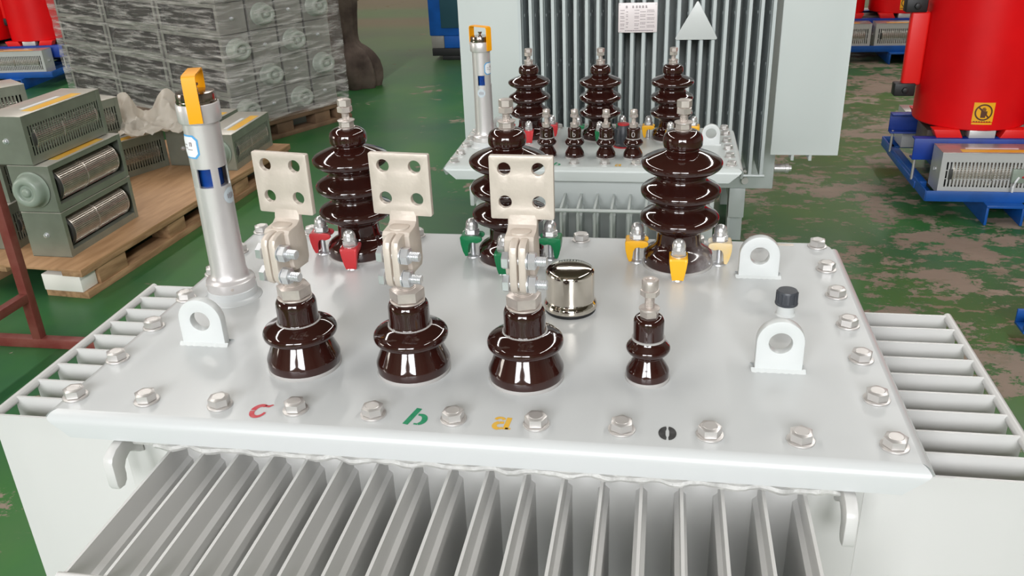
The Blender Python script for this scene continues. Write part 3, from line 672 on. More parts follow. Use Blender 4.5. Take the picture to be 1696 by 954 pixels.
# filler neck with ribbed black cap
bm = new(); cyl(bm, 0.0125, 0, 0.022, 28); lathe(bm, [(0.0155, -0.001), (0.0142, 0.0008), (0.0125, 0.0025)], 24)
nk = part('filler_neck', bm, 'lug_paint', T, (0.919, 0.320, Z))
bm = new(); lathe(bm, [(0.0158, 0.0165), (0.0162, 0.0172), (0.0162, 0.0190), (0.0150, 0.0200), (0.0146, 0.0355), (0.0135, 0.0378), (0.0, 0.0385)], 32, cap=False)
for k in range(14):
    a = 2 * PI * k / 14; box(bm, 0.0140, 0.0156, -0.0013, 0.0013, 0.0195, 0.0350, M=Matrix.Rotation(a, 4, 'Z'))
part('screw_cap', bm, 'dark_plastic', nk, label='ribbed black plastic cap')
lug(T, (0.103, 0.156, Z), 0.064, 0.070); lug(T, (0.8915, 0.160, Z), 0.059, 0.071); lug(T, (0.8915, 0.451, Z), 0.061, 0.068)
bm = new(); box(bm, 0.918, 0.962, 0.580, 0.588, 0, 0.0012, 0.0004); part('spacer_weld', bm, 'tinned', T, (0, 0, Z))
stencil(T, 'c', (0.2545, -0.007, Z + .0004), 'ink_red'); stencil(T, 'b', (0.4545, 0.000, Z + .0004), 'ink_green')
stencil(T, 'a', (0.5605, -0.001, Z + .0004), 'ink_yellow'); stencil(T, 'o', (0.7525, -0.001, Z + .0004), 'ink_black')

# ---------------------------------------------------------------- smaller transformer behind it
U = thing('distribution_transformer', 'smaller pale grey transformer in the middle, four little bushings in a row on its lid', 'transformer', (0, 0, 0))
Z2 = 0.85
part('lid', lid_mesh(0.121, 0.956, 1.478, 1.922, 0.038), 'pale_paint', U, (0, 0, Z2))
pts = [(0.148 + 0.0863 * k, 1.521) for k in range(10)] + [(x, 1.521 + 0.078 * j) for j in range(1, 5) for x in (0.149, 0.925)] + [(0.148 + 0.0863 * k, 1.911 - .012) for k in range(10)]
place_bolts(U, pts, Z2, 0.92)
bm = new(); box(bm, 0.205, 0.885, 1.512, 1.895, 0.12, Z2 - 0.036, 0.005); part('tank', bm, 'pale_paint', U)
bm = new(); box(bm, 0.175, 0.910, 1.500, 1.905, Z2 - 0.046, Z2 - 0.007, 0.002); part('tank_rim', bm, 'pale_paint', U)
ff = None
for k in range(13):
    x = 0.285 + 0.046 * k
    if ff is None: ff = part('cooling_fin', fin(0.125, 0.56, 0.003, 0.008), 'pale_paint', U, (x, 1.512, Z2 - 0.085), (0, 0, -PI / 2))
    else: o = ff.copy(); COL.objects.link(o); o.location = (x, 1.512, Z2 - 0.085)
bm = new(); tube(bm, [(0.262, 1.385, Z2 - 0.091), (0.860, 1.385, Z2 - 0.091)], 0.005, 10); part('tie_rod', bm, 'pale_paint', U)
for x in (0.205, 0.868):
    bm = new(); box(bm, x, x + .012, 1.442, 1.512, Z2 - .105, Z2 - .047, 0.003); part('tie_down_hook', bm, 'pale_paint', U)
for x in (0.30, 0.70):
    bm = new(); box(bm, x, x + .07, 1.512, 1.895, 0.0, 0.125, 0.004); part('base_channel', bm, 'pale_paint', U)
hv_bushing(U, (0.331, 1.790, Z2), 'clamp_red', 0.08); hv_bushing(U, (0.547, 1.789, Z2), 'clamp_green', 0.05); hv_bushing(U, (0.7595, 1.788, Z2), 'clamp_yellow', -0.02)
for x, ch in ((0.409, 'c'), (0.489, 'b'), (0.578, 'a'), (0.655, '0')): small_bushing(U, (x, 1.582, Z2), ch)
oil_gauge(U, (0.207, 1.690, Z2), strap=2.57, stickers=(('octagon', -PI / 2 + 1.1, 0.235), ('round', -PI / 2 + .02, 0.165)), windows=(0.08, 1.7))
bm = new(); lathe(bm, [(0.026, 0), (0.028, 0.003), (0.028, 0.008), (0.025, 0.012), (0.026, 0.030), (0.0235, 0.050), (0.017, 0.064), (0.0, 0.064)], 28, cap=False)
for k in range(10): box(bm, 0.020, 0.0265, -0.0015, 0.0015, 0.014, 0.052, M=Matrix.Rotation(2 * PI * k / 10, 4, 'Z'))
bc = part('breather', bm, 'dark_plastic', U, (0.622, 1.700, Z2), label='black breather between two red discs')
bm = new(); cyl(bm, 0.0180, 0.0642, 0.068, 28, 0.001); cyl(bm, 0.0295, 0.0, 0.004, 28); part('red_disc', bm, 'clamp_red', bc)
lug(U, (0.876, 1.722, Z2), 0.052, 0.062, 0.012, 0.0150); lug(U, (0.235, 1.80, Z2), 0.052, 0.062, 0.012, 0.0150)
stencil(U, 'b', (0.445, 1.511, Z2 + .0004), 'ink_green', .8); stencil(U, 'a', (0.618, 1.508, Z2 + .0004), 'ink_yellow', .8)

# ---------------------------------------------------------------- big transformer at the back
V = thing('distribution_transformer', 'tallest transformer at the back, wide finned front carrying a white nameplate and a blank triangle', 'transformer', (0, 0, 0))
YF, ZB = 2.75, 0.42                        # front of the fins, their lower end
YT = 3.03                                  # tank front wall
bm = new(); box(bm, 0.115, 1.232, YT, YT + 0.75, 0.275, 1.75, 0.006); part('tank', bm, 'pale_paint', V)
bm = new(); box(bm, 0.06, 1.29, YT - .05, YT + 0.80, 1.75, 1.79, 0.006); part('lid', bm, 'pale_paint', V)
ff = None
dots = [(0.10, -0.45), (0.10, -0.62), (0.10, -0.82), (0.10, -1.02), (0.2, -0.45), (0.2, -0.62), (0.2, -0.82), (0.2, -1.02)]
for k in range(23):
    x = 0.152 + 0.0451 * k
    if ff is None: ff = part('cooling_fin', fin(YT - YF, 1.27, 0.0062, 0.0092, 0.030, dots), 'fin_paint', V, (x, YT, ZB + 1.27), (0, 0, -PI / 2))
    else: o = ff.copy(); COL.objects.link(o); o.location = (x, YT, ZB + 1.27)
for z in (ZB + .006, ZB + 1.26):
    bm = new(); tube(bm, [(0.140, YF, z), (1.158, YF, z)], 0.006, 10); part('tie_rod', bm, 'fin_paint', V)
sf = None
for k in range(7):
    y = YF + 0.012 + 0.075 * k if k else YF + 0.01
    for s, x, L_ in ((-1, 0.150 if k == 0 else 0.115, 0), (1, 1.176 if k == 0 else 1.232, 0)):
        zb = 0.515 if s > 0 else 0.45
        L_ = 0.25 if s < 0 else 0.264
        if k: L_ = 0.215
        if k == 0: part('side_fin', fin(L_, 1.69 - zb, 0.004, 0.0080, 0.030, None, 0.022), 'pale_paint', V, (x, y, 1.69), (0, 0, PI if s < 0 else 0))
        else: part('side_fin', fin(L_, 1.69 - zb, 0.0035, 0.006, 0.03), 'pale_paint', V, (x, y + .25, 1.69), (0, 0, PI if s < 0 else 0))
for x in (1.26, 1.33):
    bm = new(); box(bm, x, x + .012, YF + .02, YF + .75, 0.487, 0.512, .001); part('fin_brace', bm, 'pale_paint', V)
# drain valve, sampling cock, feet
bm = new(); lathe(bm, [(0.020, 0), (0.020, 0.006), (0.0155, 0.008), (0.0155, 0.046), (0.0175, 0.047), (0.0175, 0.058), (0.011, 0.060), (0.011, 0.068), (0.0, 0.069)], 24, AX('x', (1.232, YT + .09, 0.345)) @ Matrix.Scale(1.25, 4), cap=True); part('drain_valve', bm, 'aluminium', V)
bm = new(); cyl(bm, 0.008, 0, 0.03, 14, M=AX('y', (1.105, YT - .03, 0.365))); cyl(bm, 0.010, 0.0, 0.028, 14, M=Matrix.Translation((1.105, YT - .03, 0.335))); lathe(bm, [(0.015, 0), (0.015, .012), (0.008, .013)], 16, AX('y', (1.105, YT - .044, 0.325))); part('sampling_cock', bm, 'zinc', V)
for x in (0.20, 1.045):
    bm = new(); box(bm, x, x + .07, YT + .02, YT + .70, 0.20, 0.275, .004); box(bm, x, x + .07, YT + .0, YT + .06, 0.135, 0.275, .003); box(bm, x, x + .012, YT + .02, YT + .10, 0.0, .2, .002); box(bm, x + .012, x + .07, YT + .06, YT + .072, 0.0, .2, .002); box(bm, x, x + .07, YT + 0.55, YT + 0.63, 0, .2, .003)
    part('support_foot', bm, 'pale_paint', V)
# nameplate and triangle on the fin fronts
bm = new(); plate(bm, rrect(0.549, 0.700, 1.012, 1.125, .004), [], 0.004, Matrix.Translation((0, YF - 0.012, 0)), .0006)
npl = part('nameplate', bm, 'plate_white', V, label='white nameplate with rows of small print')
bm = new()
def dash(x0, x1, z, h): box(bm, x0, x1, YF - .0128, YF - .0120, z - h / 2, z + h / 2)
for x in (0.581, 0.606, 0.620, 0.632, 0.644, 0.657):
    dash(x - .004, x + .004, 1.109, .0016); dash(x - .004, x + .003, 1.113, .0012); dash(x - .0008, x + .0008, 1.110, .009); dash(x - .0035, x + .0035, 1.106, .0012)
for r in range(13):
    z = 1.097 - .0058 * r
    for (a, b) in ((0.557, 0.575), (0.579, 0.589), (0.612, 0.630), (0.634, 0.655), (0.660, 0.690)):
        if (r * 7 + int(a * 1000)) % 5 < 3:
            x = a
            while x < b - .003:
                w = random.uniform(.0015, .004); dash(x, min(b, x + w), z, .0022); x += w + .0012
for x in [0.575 + .0062 * k for k in range(18)]: dash(x, x + .0042, 1.0195, .0032)
part('nameplate_print', bm, 'label_ink', npl)
for x in (0.5545, 0.6945):
    for z in (1.018, 1.119):
        bm = new(); lathe(bm, [(0.0025, 0), (0.002, .0012), (0, .0015)], 10, AX('y', (x, YF - .0125, z)) @ Matrix.Rotation(PI, 4, 'X'), cap=False); part('rivet', bm, 'zinc', npl)
bm = new(); plate(bm, [(0.772, 0.988), (0.776, 0.982), (0.930, 0.982), (0.934, 0.988), (0.856, 1.126), (0.850, 1.126)], [], 0.004, Matrix.Translation((0, YF - 0.012, 0)), .0006)
part('triangle_plate', bm, 'lug_paint', V, label='blank pale triangular plate')

# ---------------------------------------------------------------- cross-flow fan units
FL, FW, FH = 0.52, 0.19, 0.205
def fan_unit(name, label, loc, rotz, face='drum', motor=None, group=None, shell='fan_steel', top='fan_top', label_on=True, bare=False):
    """length along x from 0 to FL; the -y side shows a slotted grille or the open drum; motor: 'near' (x=0), 'far' (x=FL) or None"""
    t = thing(name, label, 'fan', loc, rotz, group)
    fan_parts(t, face, motor, shell, top, label_on, bare); return t
def fan_parts(t, face, motor, shell, top, label_on=True, bare=False, O=(0, 0, 0)):
    w = FW / 2
    bm = new()
    for x0 in (0, FL - .003):
        box(bm, x0, x0 + .003, -w, w, 0, FH)
        s = 1 if x0 == 0 else -1
        xa, xb = sorted((x0 + (.003 if s < 0 else 0), x0 + s * .022 + (.003 if s < 0 else 0)))
        box(bm, xa, xb, -w - .002, -w, 0, FH); box(bm, xa, xb, w, w + .002, 0, FH)
    box(bm, 0, FL, -w, w, 0, .003); box(bm, 0.003, FL - .003, w - .004, w - .001, 0.003, FH)
    if face == 'grille':
        box(bm, 0.02, FL - .02, -w, -w + .002, FH - .045, FH); box(bm, 0.02, FL - .02, -w, -w + .002, 0.003, .035)
    else:
        box(bm, 0.02, FL - .02, -w, -w + .002, FH - .022, FH); box(bm, 0.02, FL - .02, -w, -w + .002, 0.003, .030)
        box(bm, 0.02, FL - .02, -w + .002, -w + .03, .028, .030)
        box(bm, 0.02, FL - .02, -w + .002, -w + .022, FH - .024, FH - .022)
    part('housing', bm, shell, t, O)
    bm = new(); box(bm, -0.001, FL + .001, -w - .003, w + .002, FH, FH + .003, .0008); part('top_cover', bm, top, t, O)
    if face == 'grille':
        bm = new(); n = 30
        for k in range(n): x = 0.022 + (FL - .044) * k / (n - 1); box(bm, x - .0042, x + .0042, -w, -w + .002, .034, FH - .044)
        for z in (.075, .118): box(bm, 0.02, FL - .02, -w + .001, -w + .003, z - .002, z + .002)
        part('slotted_grille', bm, shell, t, O)
    R = 0.074; zc = FH / 2 - .004; cy = -w + R - .004
    bm = new(); t2 = new(); n = 56; xa, xb = .062, FL - .052; rg = []
    for x in (xa, xb):
        rg.append([t2.verts.new((x, rr * math.cos(a), rr * math.sin(a))) for k in range(n) for rr, a in ((R - .007, 2 * PI * k / n), (R, 2 * PI * (k + .30) / n), (R, 2 * PI * (k + .62) / n))])
    m3 = 3 * n
    for k in range(m3): t2.faces.new((rg[0][k], rg[1][k], rg[1][(k + 1) % m3], rg[0][(k + 1) % m3]))
    bmesh.ops.recalc_face_normals(t2, faces=t2.faces[:]); add(bm, t2, Matrix.Translation((0, cy, zc)))
    for x in (.058, 0.235, FL - .055): cyl(bm, R + .003, 0, .005, 40, M=AX('x', (x, cy, zc)))
    part('impeller', bm, 'wrapped_drum' if shell == 'wrapped_steel' else 'impeller_steel', t, O, smooth=15)
    bm = new(); cyl(bm, R + .001, .040, .058, 30, M=AX('x', (0, cy, zc))); cyl(bm, R * .5, .006, .04, 18, M=AX('x', (0, cy, zc))); part('end_hub', bm, 'inner_dark', t, O)
    for side in ('near', 'far'):
        x = 0 if side == 'near' else FL; s = -1 if side == 'near' else 1
        if motor == side:
            bm = new(); M = Matrix.Translation((x, 0, FH / 2)) @ Matrix.Rotation(s * PI / 2, 4, 'Y')
            lathe(bm, refine([(0.078, 0.0), (0.080, 0.006), (0.074, 0.012), (0.070, 0.030), (0.066, 0.044), (0.058, 0.052), (0.046, 0.054), (0.036, 0.050), (0.032, 0.042), (0.022, 0.042), (0.018, 0.052), (0.010, 0.056), (0.0, 0.056)], 2), 36, M)
            part('motor', bm, 'wrapped_motor' if shell == 'wrapped_steel' else 'motor_paint', t, O)
        elif not bare:
            bm = new(); M = Matrix.Translation((x, 0, FH / 2)) @ Matrix.Rotation(s * PI / 2, 4, 'Y'); cyl(bm, .013, 0, .002, 16, M=M); hexp(bm, .017, .002, .012, M); part('shaft_bolt', bm, 'bright_zinc', t, O)
    if label_on:
        bm = new(); box(bm, .09, .42, -w + .014, -w + .066, FH + .003, FH + .0036); part('warning_label', bm, 'label_yellow', t, O, label='yellow printed warning strip')
        bm = new(); box(bm, .12, .36, -w + .080, -w + .100, FH + .003, FH + .0034); part('white_label', bm, 'white_label', t, O)

# ---------------------------------------------------------------- pallets and fan stacks on the left
def pallet(name, label, loc, rotz, W_, D_, deck, foam=False, m='pallet_wood'):
    """x to the left edge is -W_, right edge 0; y from 0 (front) to D_"""
    t = thing(name, label, 'pallet', loc, rotz)
    bm = new(); box(bm, -W_, 0, 0, D_, 0.128, 0.140, .001); part('plywood_deck' if deck == 'plywood' else 'deck', bm, deck, t)
    for k in range(4):
        x = -W_ + (W_ - .1) * k / 3; bm = new(); box(bm, x, x + .1, 0, D_, .106, .128, .001); part('deck_board', bm, m, t)
    for i, x in enumerate((-W_, -W_ / 2 - .05, -.115)):
        bm = new(); box(bm, x, x + .115, 0.01, D_ - .01, 0, .030, .001); part('bottom_board', bm, m, t)
        for j, y in enumerate((0.01, D_ * .33, D_ * .66, D_ - .15)):
            f = foam and i == 2 and j == 0
            if f:
                bm = new(); box(bm, -.215, -.020, .005, .105, .030, .106, .004); part('foam_block', bm, 'foam', t, label='white foam block in the corner')
                bm = new(); box(bm, -.105, -.006, .108, .30, .030, .106, .002); part('spacer_block', bm, m, t)
            else:
                bm = new(); box(bm, x, x + .105, y, y + .14, .030, .106, .002); part('spacer_block', bm, m, t)
    if foam:
        bm = new(); box(bm, -.215, -.117, .012, .10, 0, .030, .001); part('bottom_board', bm, m, t)
    return t
pallet('wooden_pallet', 'light plywood topped pallet in front carrying the loose stack of fans', (-1.685, 2.205, 0), -0.075, 1.25, 1.95, 'plywood', True)
AL = PI / 2                                 # long axis into the picture
def pal(x, y): # pallet coordinates to world
    c, s = math.cos(-0.075), math.sin(-0.075); return (-1.685 + c * x - s * y, 2.205 + s * x + c * y)
PR = -0.02
G = 'loose fan units on the plywood pallet'
f0 = fan_unit('cross_flow_fan', 'bottom fan of the front stack, drum side out, resting on the plywood', (-1.905, 2.335, 0.14), AL + PR, 'drum', None, G)
fan_unit('cross_flow_fan', 'middle fan of the front stack, round motor at its near end', (-1.900, 2.325, 0.353), AL + PR, 'drum', 'near', G)
fan_unit('cross_flow_fan', 'top fan of the front stack, slotted grille and long yellow strip', (-1.955, 2.315, 0.566), AL + PR - .02, 'grille', 'far', G)
fan_unit('cross_flow_fan', 'lone low fan at the right edge of the plywood, motor towards the camera', (-1.725, 3.60, 0.14), AL + .02, 'grille', 'near', G)
fan_unit('cross_flow_fan', 'low fan standing behind the silver tube with dark open near end', (-1.98, 3.68, 0.14), AL - .02, 'grille', None, G)
fan_unit('cross_flow_fan', 'fan low behind the front stack, white plastic sheet lying on it', (-2.39, 3.25, 0.14), AL - .42, 'grille', None, G)
fan_unit('cross_flow_fan', 'dark fan wedged between the front stack and the plastic sheet', (-2.55, 3.16, 0.3485), AL - .35, 'grille', None, G)
fan_unit('cross_flow_fan', 'bottom fan at the left picture edge behind the red stand', (-2.22, 2.40, 0.14), AL + .03, 'grille', None, G)
fan_unit('cross_flow_fan', 'upper fan at the left picture edge with yellow strip on top', (-2.23, 2.44, 0.348), AL + .05, 'grille', None, G)
# top-left unit on a stack behind
for k, z in enumerate((0.14, 0.348, 0.556)):
    fan_unit('cross_flow_fan', ('lowest fan of the far left pile', 'second fan of the far left pile', 'topmost fan of the far left pile, beside the red coil')[k], (-2.72, 2.62, z), AL - .62, 'grille', None, G)

# the shrink-wrapped block of fans
ca, sa = 0.875, -0.485
ang = math.atan2(sa, ca)
WC = Vector((-2.058, 4.506))               # its front corner
ux = Vector((ca, sa)); uy = Vector((-sa, ca))
UL = 0.72
pal2 = pallet('wooden_pallet', 'brown pallet under the shrink wrapped block of fans', (WC.x + ux.x * .03 + uy.x * -.03, WC.y + ux.y * .03 - uy.y * .03, 0), ang, 2.30, 1.02, 'old_wood', False, 'old_wood')
base1 = None; protos = {}
def wrapped(kind, label, loc):
    if kind not in protos:
        t = fan_unit('cross_flow_fan', label, loc, ang, 'drum', 'far' if kind == 'motor' else None, 'fans in the shrink wrapped block', 'wrapped_steel', 'wrapped_steel', False)
        t.scale = (UL / FL * .965, 1.08, 0.93); protos[kind] = t
    else:
        t = copy_tree(protos[kind]); t.location = loc; t['label'] = label
    return t
rows_n = ('bottom', 'second', 'third', 'fourth', 'top'); cols_n = ('left', 'middle', 'right'); deep_n = ('front', 'second', 'third', 'rearmost')
for r in range(5):
    for c in range(3):
        for d in range(4):
            if d > 0 and c < 2: continue
            o = WC + ux * (-(3 - c) * UL) + uy * (0.115 + d * 0.228)
            kind = 'motor' if (r + d) % 2 == 0 and c == 2 else 'plain'
            if d == 0: lab = '%s row, %s column of the wrapped fans, long side showing' % (rows_n[r], cols_n[c])
            else: lab = '%s row of the wrapped fans, %s from the corner on the end face' % (rows_n[r], deep_n[d])
            wrapped(kind, lab, (o.x, o.y, 0.14 + r * 0.198))
# stretch film round it
bm = new()
fx0, fx1, fy0, fy1 = -3 * UL - .03, .035, -.03, 0.97
per = []
def side(a, b, n):
    for k in range(n): per.append((a[0] + (b[0] - a[0]) * k / n, a[1] + (b[1] - a[1]) * k / n))
side((fx0, fy0), (fx1, fy0), 48); side((fx1, fy0), (fx1, fy1), 24); side((fx1, fy1), (fx0, fy1), 10); side((fx0, fy1), (fx0, fy0), 10)
nr = 60; rows = []
for j in range(nr + 1):
    z = 0.142 + 1.02 * j / nr; rw = []
    for k, (a, b) in enumerate(per):
        q = noise.noise(Vector((a * 2.2, b * 2.2, z * 16))) * .008 + noise.noise(Vector((a * 7 + 9, b * 7, z * 9 + a * 5))) * .007
        q2 = .022 if k > 48 and k < 72 else 0
        cx, cy = (fx0 + fx1) / 2, (fy0 + fy1) / 2
        nx, ny = (0, -1) if k < 48 else ((1, 0) if k < 72 else ((0, 1) if k < 82 else (-1, 0)))
        o = WC + ux * (a + nx * (q + q2)) + uy * (b + ny * q)
        rw.append(bm.verts.new((o.x, o.y, z)))
    rows.append(rw)
m_ = len(per)
for a, b in zip(rows, rows[1:]):
    for k in range(m_): bm.faces.new((a[k], a[(k + 1) % m_], b[(k + 1) % m_], b[k]))
o = mesh_obj('stretch_film', bm, 'film', 60); o['label'] = 'clear wrinkled stretch film wound round the big block of fans'; o['category'] = 'plastic film'
# crumpled plastic sheet
bm = new(); n = 22; g = []
for i in range(n + 1):
    rw = []
    for j in range(n + 1):
        u, v = i / n, j / n
        z = .03 + .16 * max(0, v - .45) ** 1.2 * (1.2 + .8 * math.sin(u * 9 + 1)) + .05 * noise.noise(Vector((u * 5, v * 5, 3))) + .02 * noise.noise(Vector((u * 13, v * 13, 1)))
        rw.append(bm.verts.new((-.16 + .34 * u, -.14 + .42 * v + .05 * noise.noise(Vector((u * 4, v * 4, 8))), max(.004, z))))
    g.append(rw)
for i in range(n):
    for j in range(n): bm.faces.new((g[i][j], g[i + 1][j], g[i + 1][j + 1], g[i][j + 1]))
bmesh.ops.solidify(bm, geom=bm.faces[:], thickness=.0015)
o = mesh_obj('plastic_sheet', bm, 'white_plastic', 50); o.location = (-2.12, 3.62, 0.351); o.rotation_euler = (0, 0, .5)
o['label'] = 'crumpled cloudy white plastic sheet left on the low fans'; o['category'] = 'plastic sheet'

# ---------------------------------------------------------------- red steel stand, bottom left
t = thing('steel_stand', 'dark red welded steel angle stand at the bottom left', 'stand', (-1.62, 1.80, 0))
def angle(bm, p0, p1, w=.036):
    d = (Vector(p1) - Vector(p0)); l = d.length; q = d.to_track_quat('Z', 'Y').to_matrix().to_4x4()
    box(bm, -w / 2, w / 2, -w / 2, w / 2, 0, l, .002, M=Matrix.Translation(p0) @ q)
bm = new(); angle(bm, (0, 0, 0.0), (0, 0, .92)); part('post', bm, 'rust_red', t)
bm = new(); angle(bm, (-.50, .0, .0195), (.42, .0, .0195), .0385); part('bottom_rail', bm, 'rust_red', t)
bm = new(); angle(bm, (0, 0, .215), (-.02, -.62, .215), .034); part('cross_rail', bm, 'rust_red', t)
bm = new(); angle(bm, (-.02, -.62, 0), (-.02, -.62, .92)); part('post', bm, 'rust_red', t)
bm = new(); angle(bm, (-.50, 0, 0.0), (-.50, 0, .92)); part('post', bm, 'rust_red', t)

# ---------------------------------------------------------------- red dry-type transformers
def pictogram(coil, r, a, zc, s=1.0):
    bm = new(); patch_poly(bm, [(-.047 * s, -.047 * s), (.047 * s, -.047 * s), (.047 * s, .047 * s), (-.047 * s, .047 * s)], 8); patch_poly(bm, [(-.046 * s, -.060 * s), (.046 * s, -.060 * s), (.046 * s, -.051 * s), (-.046 * s, -.051 * s)], 8)
    wrap(bm, r + .001, a, zc); sg = part('warning_sticker', bm, 'sign_yellow', coil, label='yellow no-touching sticker with a crossed-out hand')
    bm = new(); n = 40
    o_, i_ = .040 * s, .033 * s
    for k in range(n):
        a0, a1 = 2 * PI * k / n, 2 * PI * (k + 1) / n
        bm.faces.new([bm.verts.new((q * math.cos(b), q * math.sin(b), 0)) for q, b in ((i_, a0), (o_, a0), (o_, a1), (i_, a1))])
    for x0, x1, z0, z1 in ((-.012, .010, -.026, .004), (-.012, -.0075, .002, .018), (-.0065, -.002, .002, .023), (-.001, .0035, .002, .024), (.0045, .009, .002, .019), (.010, .016, -.012, .006)): patch_poly(bm, [(x0 * s, z0 * s), (x1 * s, z0 * s), (x1 * s, z1 * s), (x0 * s, z1 * s)], 2)
    patch_poly(bm, [(-.026 * s, .021 * s), (.021 * s, -.026 * s), (.026 * s, -.021 * s), (-.021 * s, .026 * s)], 10)
    for k in range(7): x = (-.040 + .0115 * k) * s; patch_poly(bm, [(x, -.0475 * s), (x + .008 * s, -.0475 * s), (x + .008 * s, -.0435 * s), (x, -.0435 * s)], 2)
    wrap(bm, r + .002, a, zc); part('sticker_print', bm, 'sign_ink', coil)
def dry_transformer(label, loc, rotz=0.0, signs=(), fans=True):
    t = thing('dry_type_transformer', label, 'transformer', loc, rotz)
    R = 0.263; Zb = 0.382; Zt = 1.40
    bm = new(); box(bm, -.78, .78, -.10, .10, .24, .345, .004); box(bm, -.78, .78, -.10, .10, 1.44, 1.56, .004)
    for x in (-.57, 0, .57): cyl(bm, .10, .345, 1.44, 24, M=Matrix.Translation((x, 0, 0)))
    part('core', bm, 'core_steel', t)
    for k, x in enumerate((-.57, 0, .57)):
        bm = new(); lathe(bm, [(.15, Zb), (R - .006, Zb), (R, Zb + .006), (R, Zt - .006), (R - .006, Zt), (.15, Zt)], 72, cap=False); lathe(bm, [(.15, Zt), (.15, Zb)], 48, cap=False)
        c = part('coil', bm, 'coil_red', t, (x, 0, 0), label='glossy red cast resin coil')
        for a in signs: pictogram(c, R, a[0], a[1])
        for sx in (-1, 1):
            for sy in (-1, 1):
                bm = new(); tt = [(sx * .085, .345), (sx * .105, .385), (sx * .225, .385), (sx * .205, .345)]
                if sx < 0: tt = tt[::-1]
                plate(bm, tt, [], .07, Matrix.Translation((0, sy * .215 - .035, 0)), .002); part('support_pad', bm, 'pad_red', c)
        for sy in (-1, 1):
            bm = new(); box(bm, -.06, .06, sy * .225 - .03, sy * .225 + .03, .345, .384, .003); part('spacer_pad', bm, 'fan_white', c)
    for sy in (-1, 1):                      # clamp channels of the yoke
        for z0, z1 in ((.238, .345), (1.45, 1.55)):
            bm = new(); y = sy * .265
            box(bm, -.88, .88, y - .005, y + .005, z0, z1, .002); box(bm, -.88, .88, min(y, y - sy * .05), max(y, y - sy * .05), z1 - .008, z1, .002); box(bm, -.88, .88, min(y, y - sy * .05), max(y, y - sy * .05), z0, z0 + .008, .002)
            part('clamp_channel', bm, 'blue_paint', t)
    for x in (-.86, -.28, .28, .86):
        for sy in (-1, 1):
            bm = new(); cyl(bm, .007, .13, .25, 12, M=Matrix.Translation((x, sy * .245, 0))); part('tie_bolt', bm, 'zinc', t)
    for x in (-.40, .17):
        bm = new(); hexp(bm, .026, 0, .012, AX('y', (x, -.282, .305))); part('channel_bolt', bm, 'core_steel', t)
    for sy in (-1, 1):
        bm = new(); y = sy * .485; box(bm, -.85, .85, y - .004, y + .004, .098, .150, .0015); box(bm, -.85, .85, min(y, y - sy * .06), max(y, y - sy * .06), .098, .106, .0015); part('base_rail', bm, 'rail_blue', t)
    for sx in (-1, 1):
        bm = new(); x = sx * .85; box(bm, x - .004, x + .004, -.485, .485, .098, .150, .0015); box(bm, min(x, x - sx * .06), max(x, x - sx * .06), -.485, .485, .098, .106, .0015); part('base_rail', bm, 'rail_blue', t)
    for x in (-.83, -.42, .42, .83):
        bm = new(); box(bm, x - .03, x + .03, -.30, .30, .10, .135, .002); part('cross_rail', bm, 'rail_blue', t)
    for x in (-.50, .50):                   # skid channels, open side down
        bm = new(); box(bm, x - .085, x + .085, -.54, .54, .085, .098, .002); box(bm, x - .085, x - .073, -.54, .54, 0.0, .09, .002); box(bm, x + .073, x + .085, -.54, .54, 0.0, .09, .002); part('skid_channel', bm, 'rail_blue', t)
    if fans:
        for sy in (-1, 1):
            for x in (-.80, -.255, .29):
                e = bpy.data.objects.new('cooling_fan', None); COL.objects.link(e); e.parent = t; e.location = (x if sy < 0 else x + FL, sy * .395, .134); e.rotation_euler = (0, 0, 0 if sy < 0 else PI); e.scale = (.98, .82, .97)
                if sy < 0 and x == -.80: fan_parts(e, 'grille', None, 'fan_white', 'fan_galvanised'); e0 = e
                else:
                    for ch in e0.children:
                        cc = ch.copy(); COL.objects.link(cc); cc.parent = e
    # delta connection on the left coil's flank
    for k, x in enumerate((-.57, 0, .57)):
        bm = new(); box(bm, x - .352, x - .262, -.035, .01, .555, .915, .012, 3); part('connection_bar', bm, 'pad_red', t)
        for z in (.535, .945):
            bm = new(); box(bm, x - .385, x - .285, -.045, .02, z - .032, z + .032, .006); hexp(bm, .026, 0, .02, AX('y', (x - .335, -.066, z))); part('terminal_block', bm, 'black_rubber', t)
    return t
near = dry_transformer('red coiled dry transformer nearest on the right, no-touching sticker low on its coil', (2.845, 3.90, 0), 0, ((-PI / 2 - .06, .475),))
bm = new(); box(bm, -.485, -.425, -.492, -.474, .195, .262, .003); part('wiring_box', bm, 'motor_paint', near)
bm = new(); tube(bm, [(-.455, -.494, .225), (-.470, -.503, .205), (-.478, -.506, .18), (-.476, -.503, .155)], .005, 8); part('white_wire', bm, 'white_label', near)
bm = new(); tube(bm, [(-.440, -.494, .225), (-.425, -.503, .232), (-.405, -.506, .205), (-.385, -.503, .215), (-.37, -.497, .20)], .0045, 8); part('red_wire', bm, 'clamp_red', near)
dry_transformer('second red dry transformer, further back between the tall grey panel and the near red coil', (2.225, 7.78, 0), 0, ((-PI / 2 - .05, .475),))
dry_transformer('red dry transformer at the far left, cut off by the picture edge', (-5.63, 6.75, 0), 0.12, ())

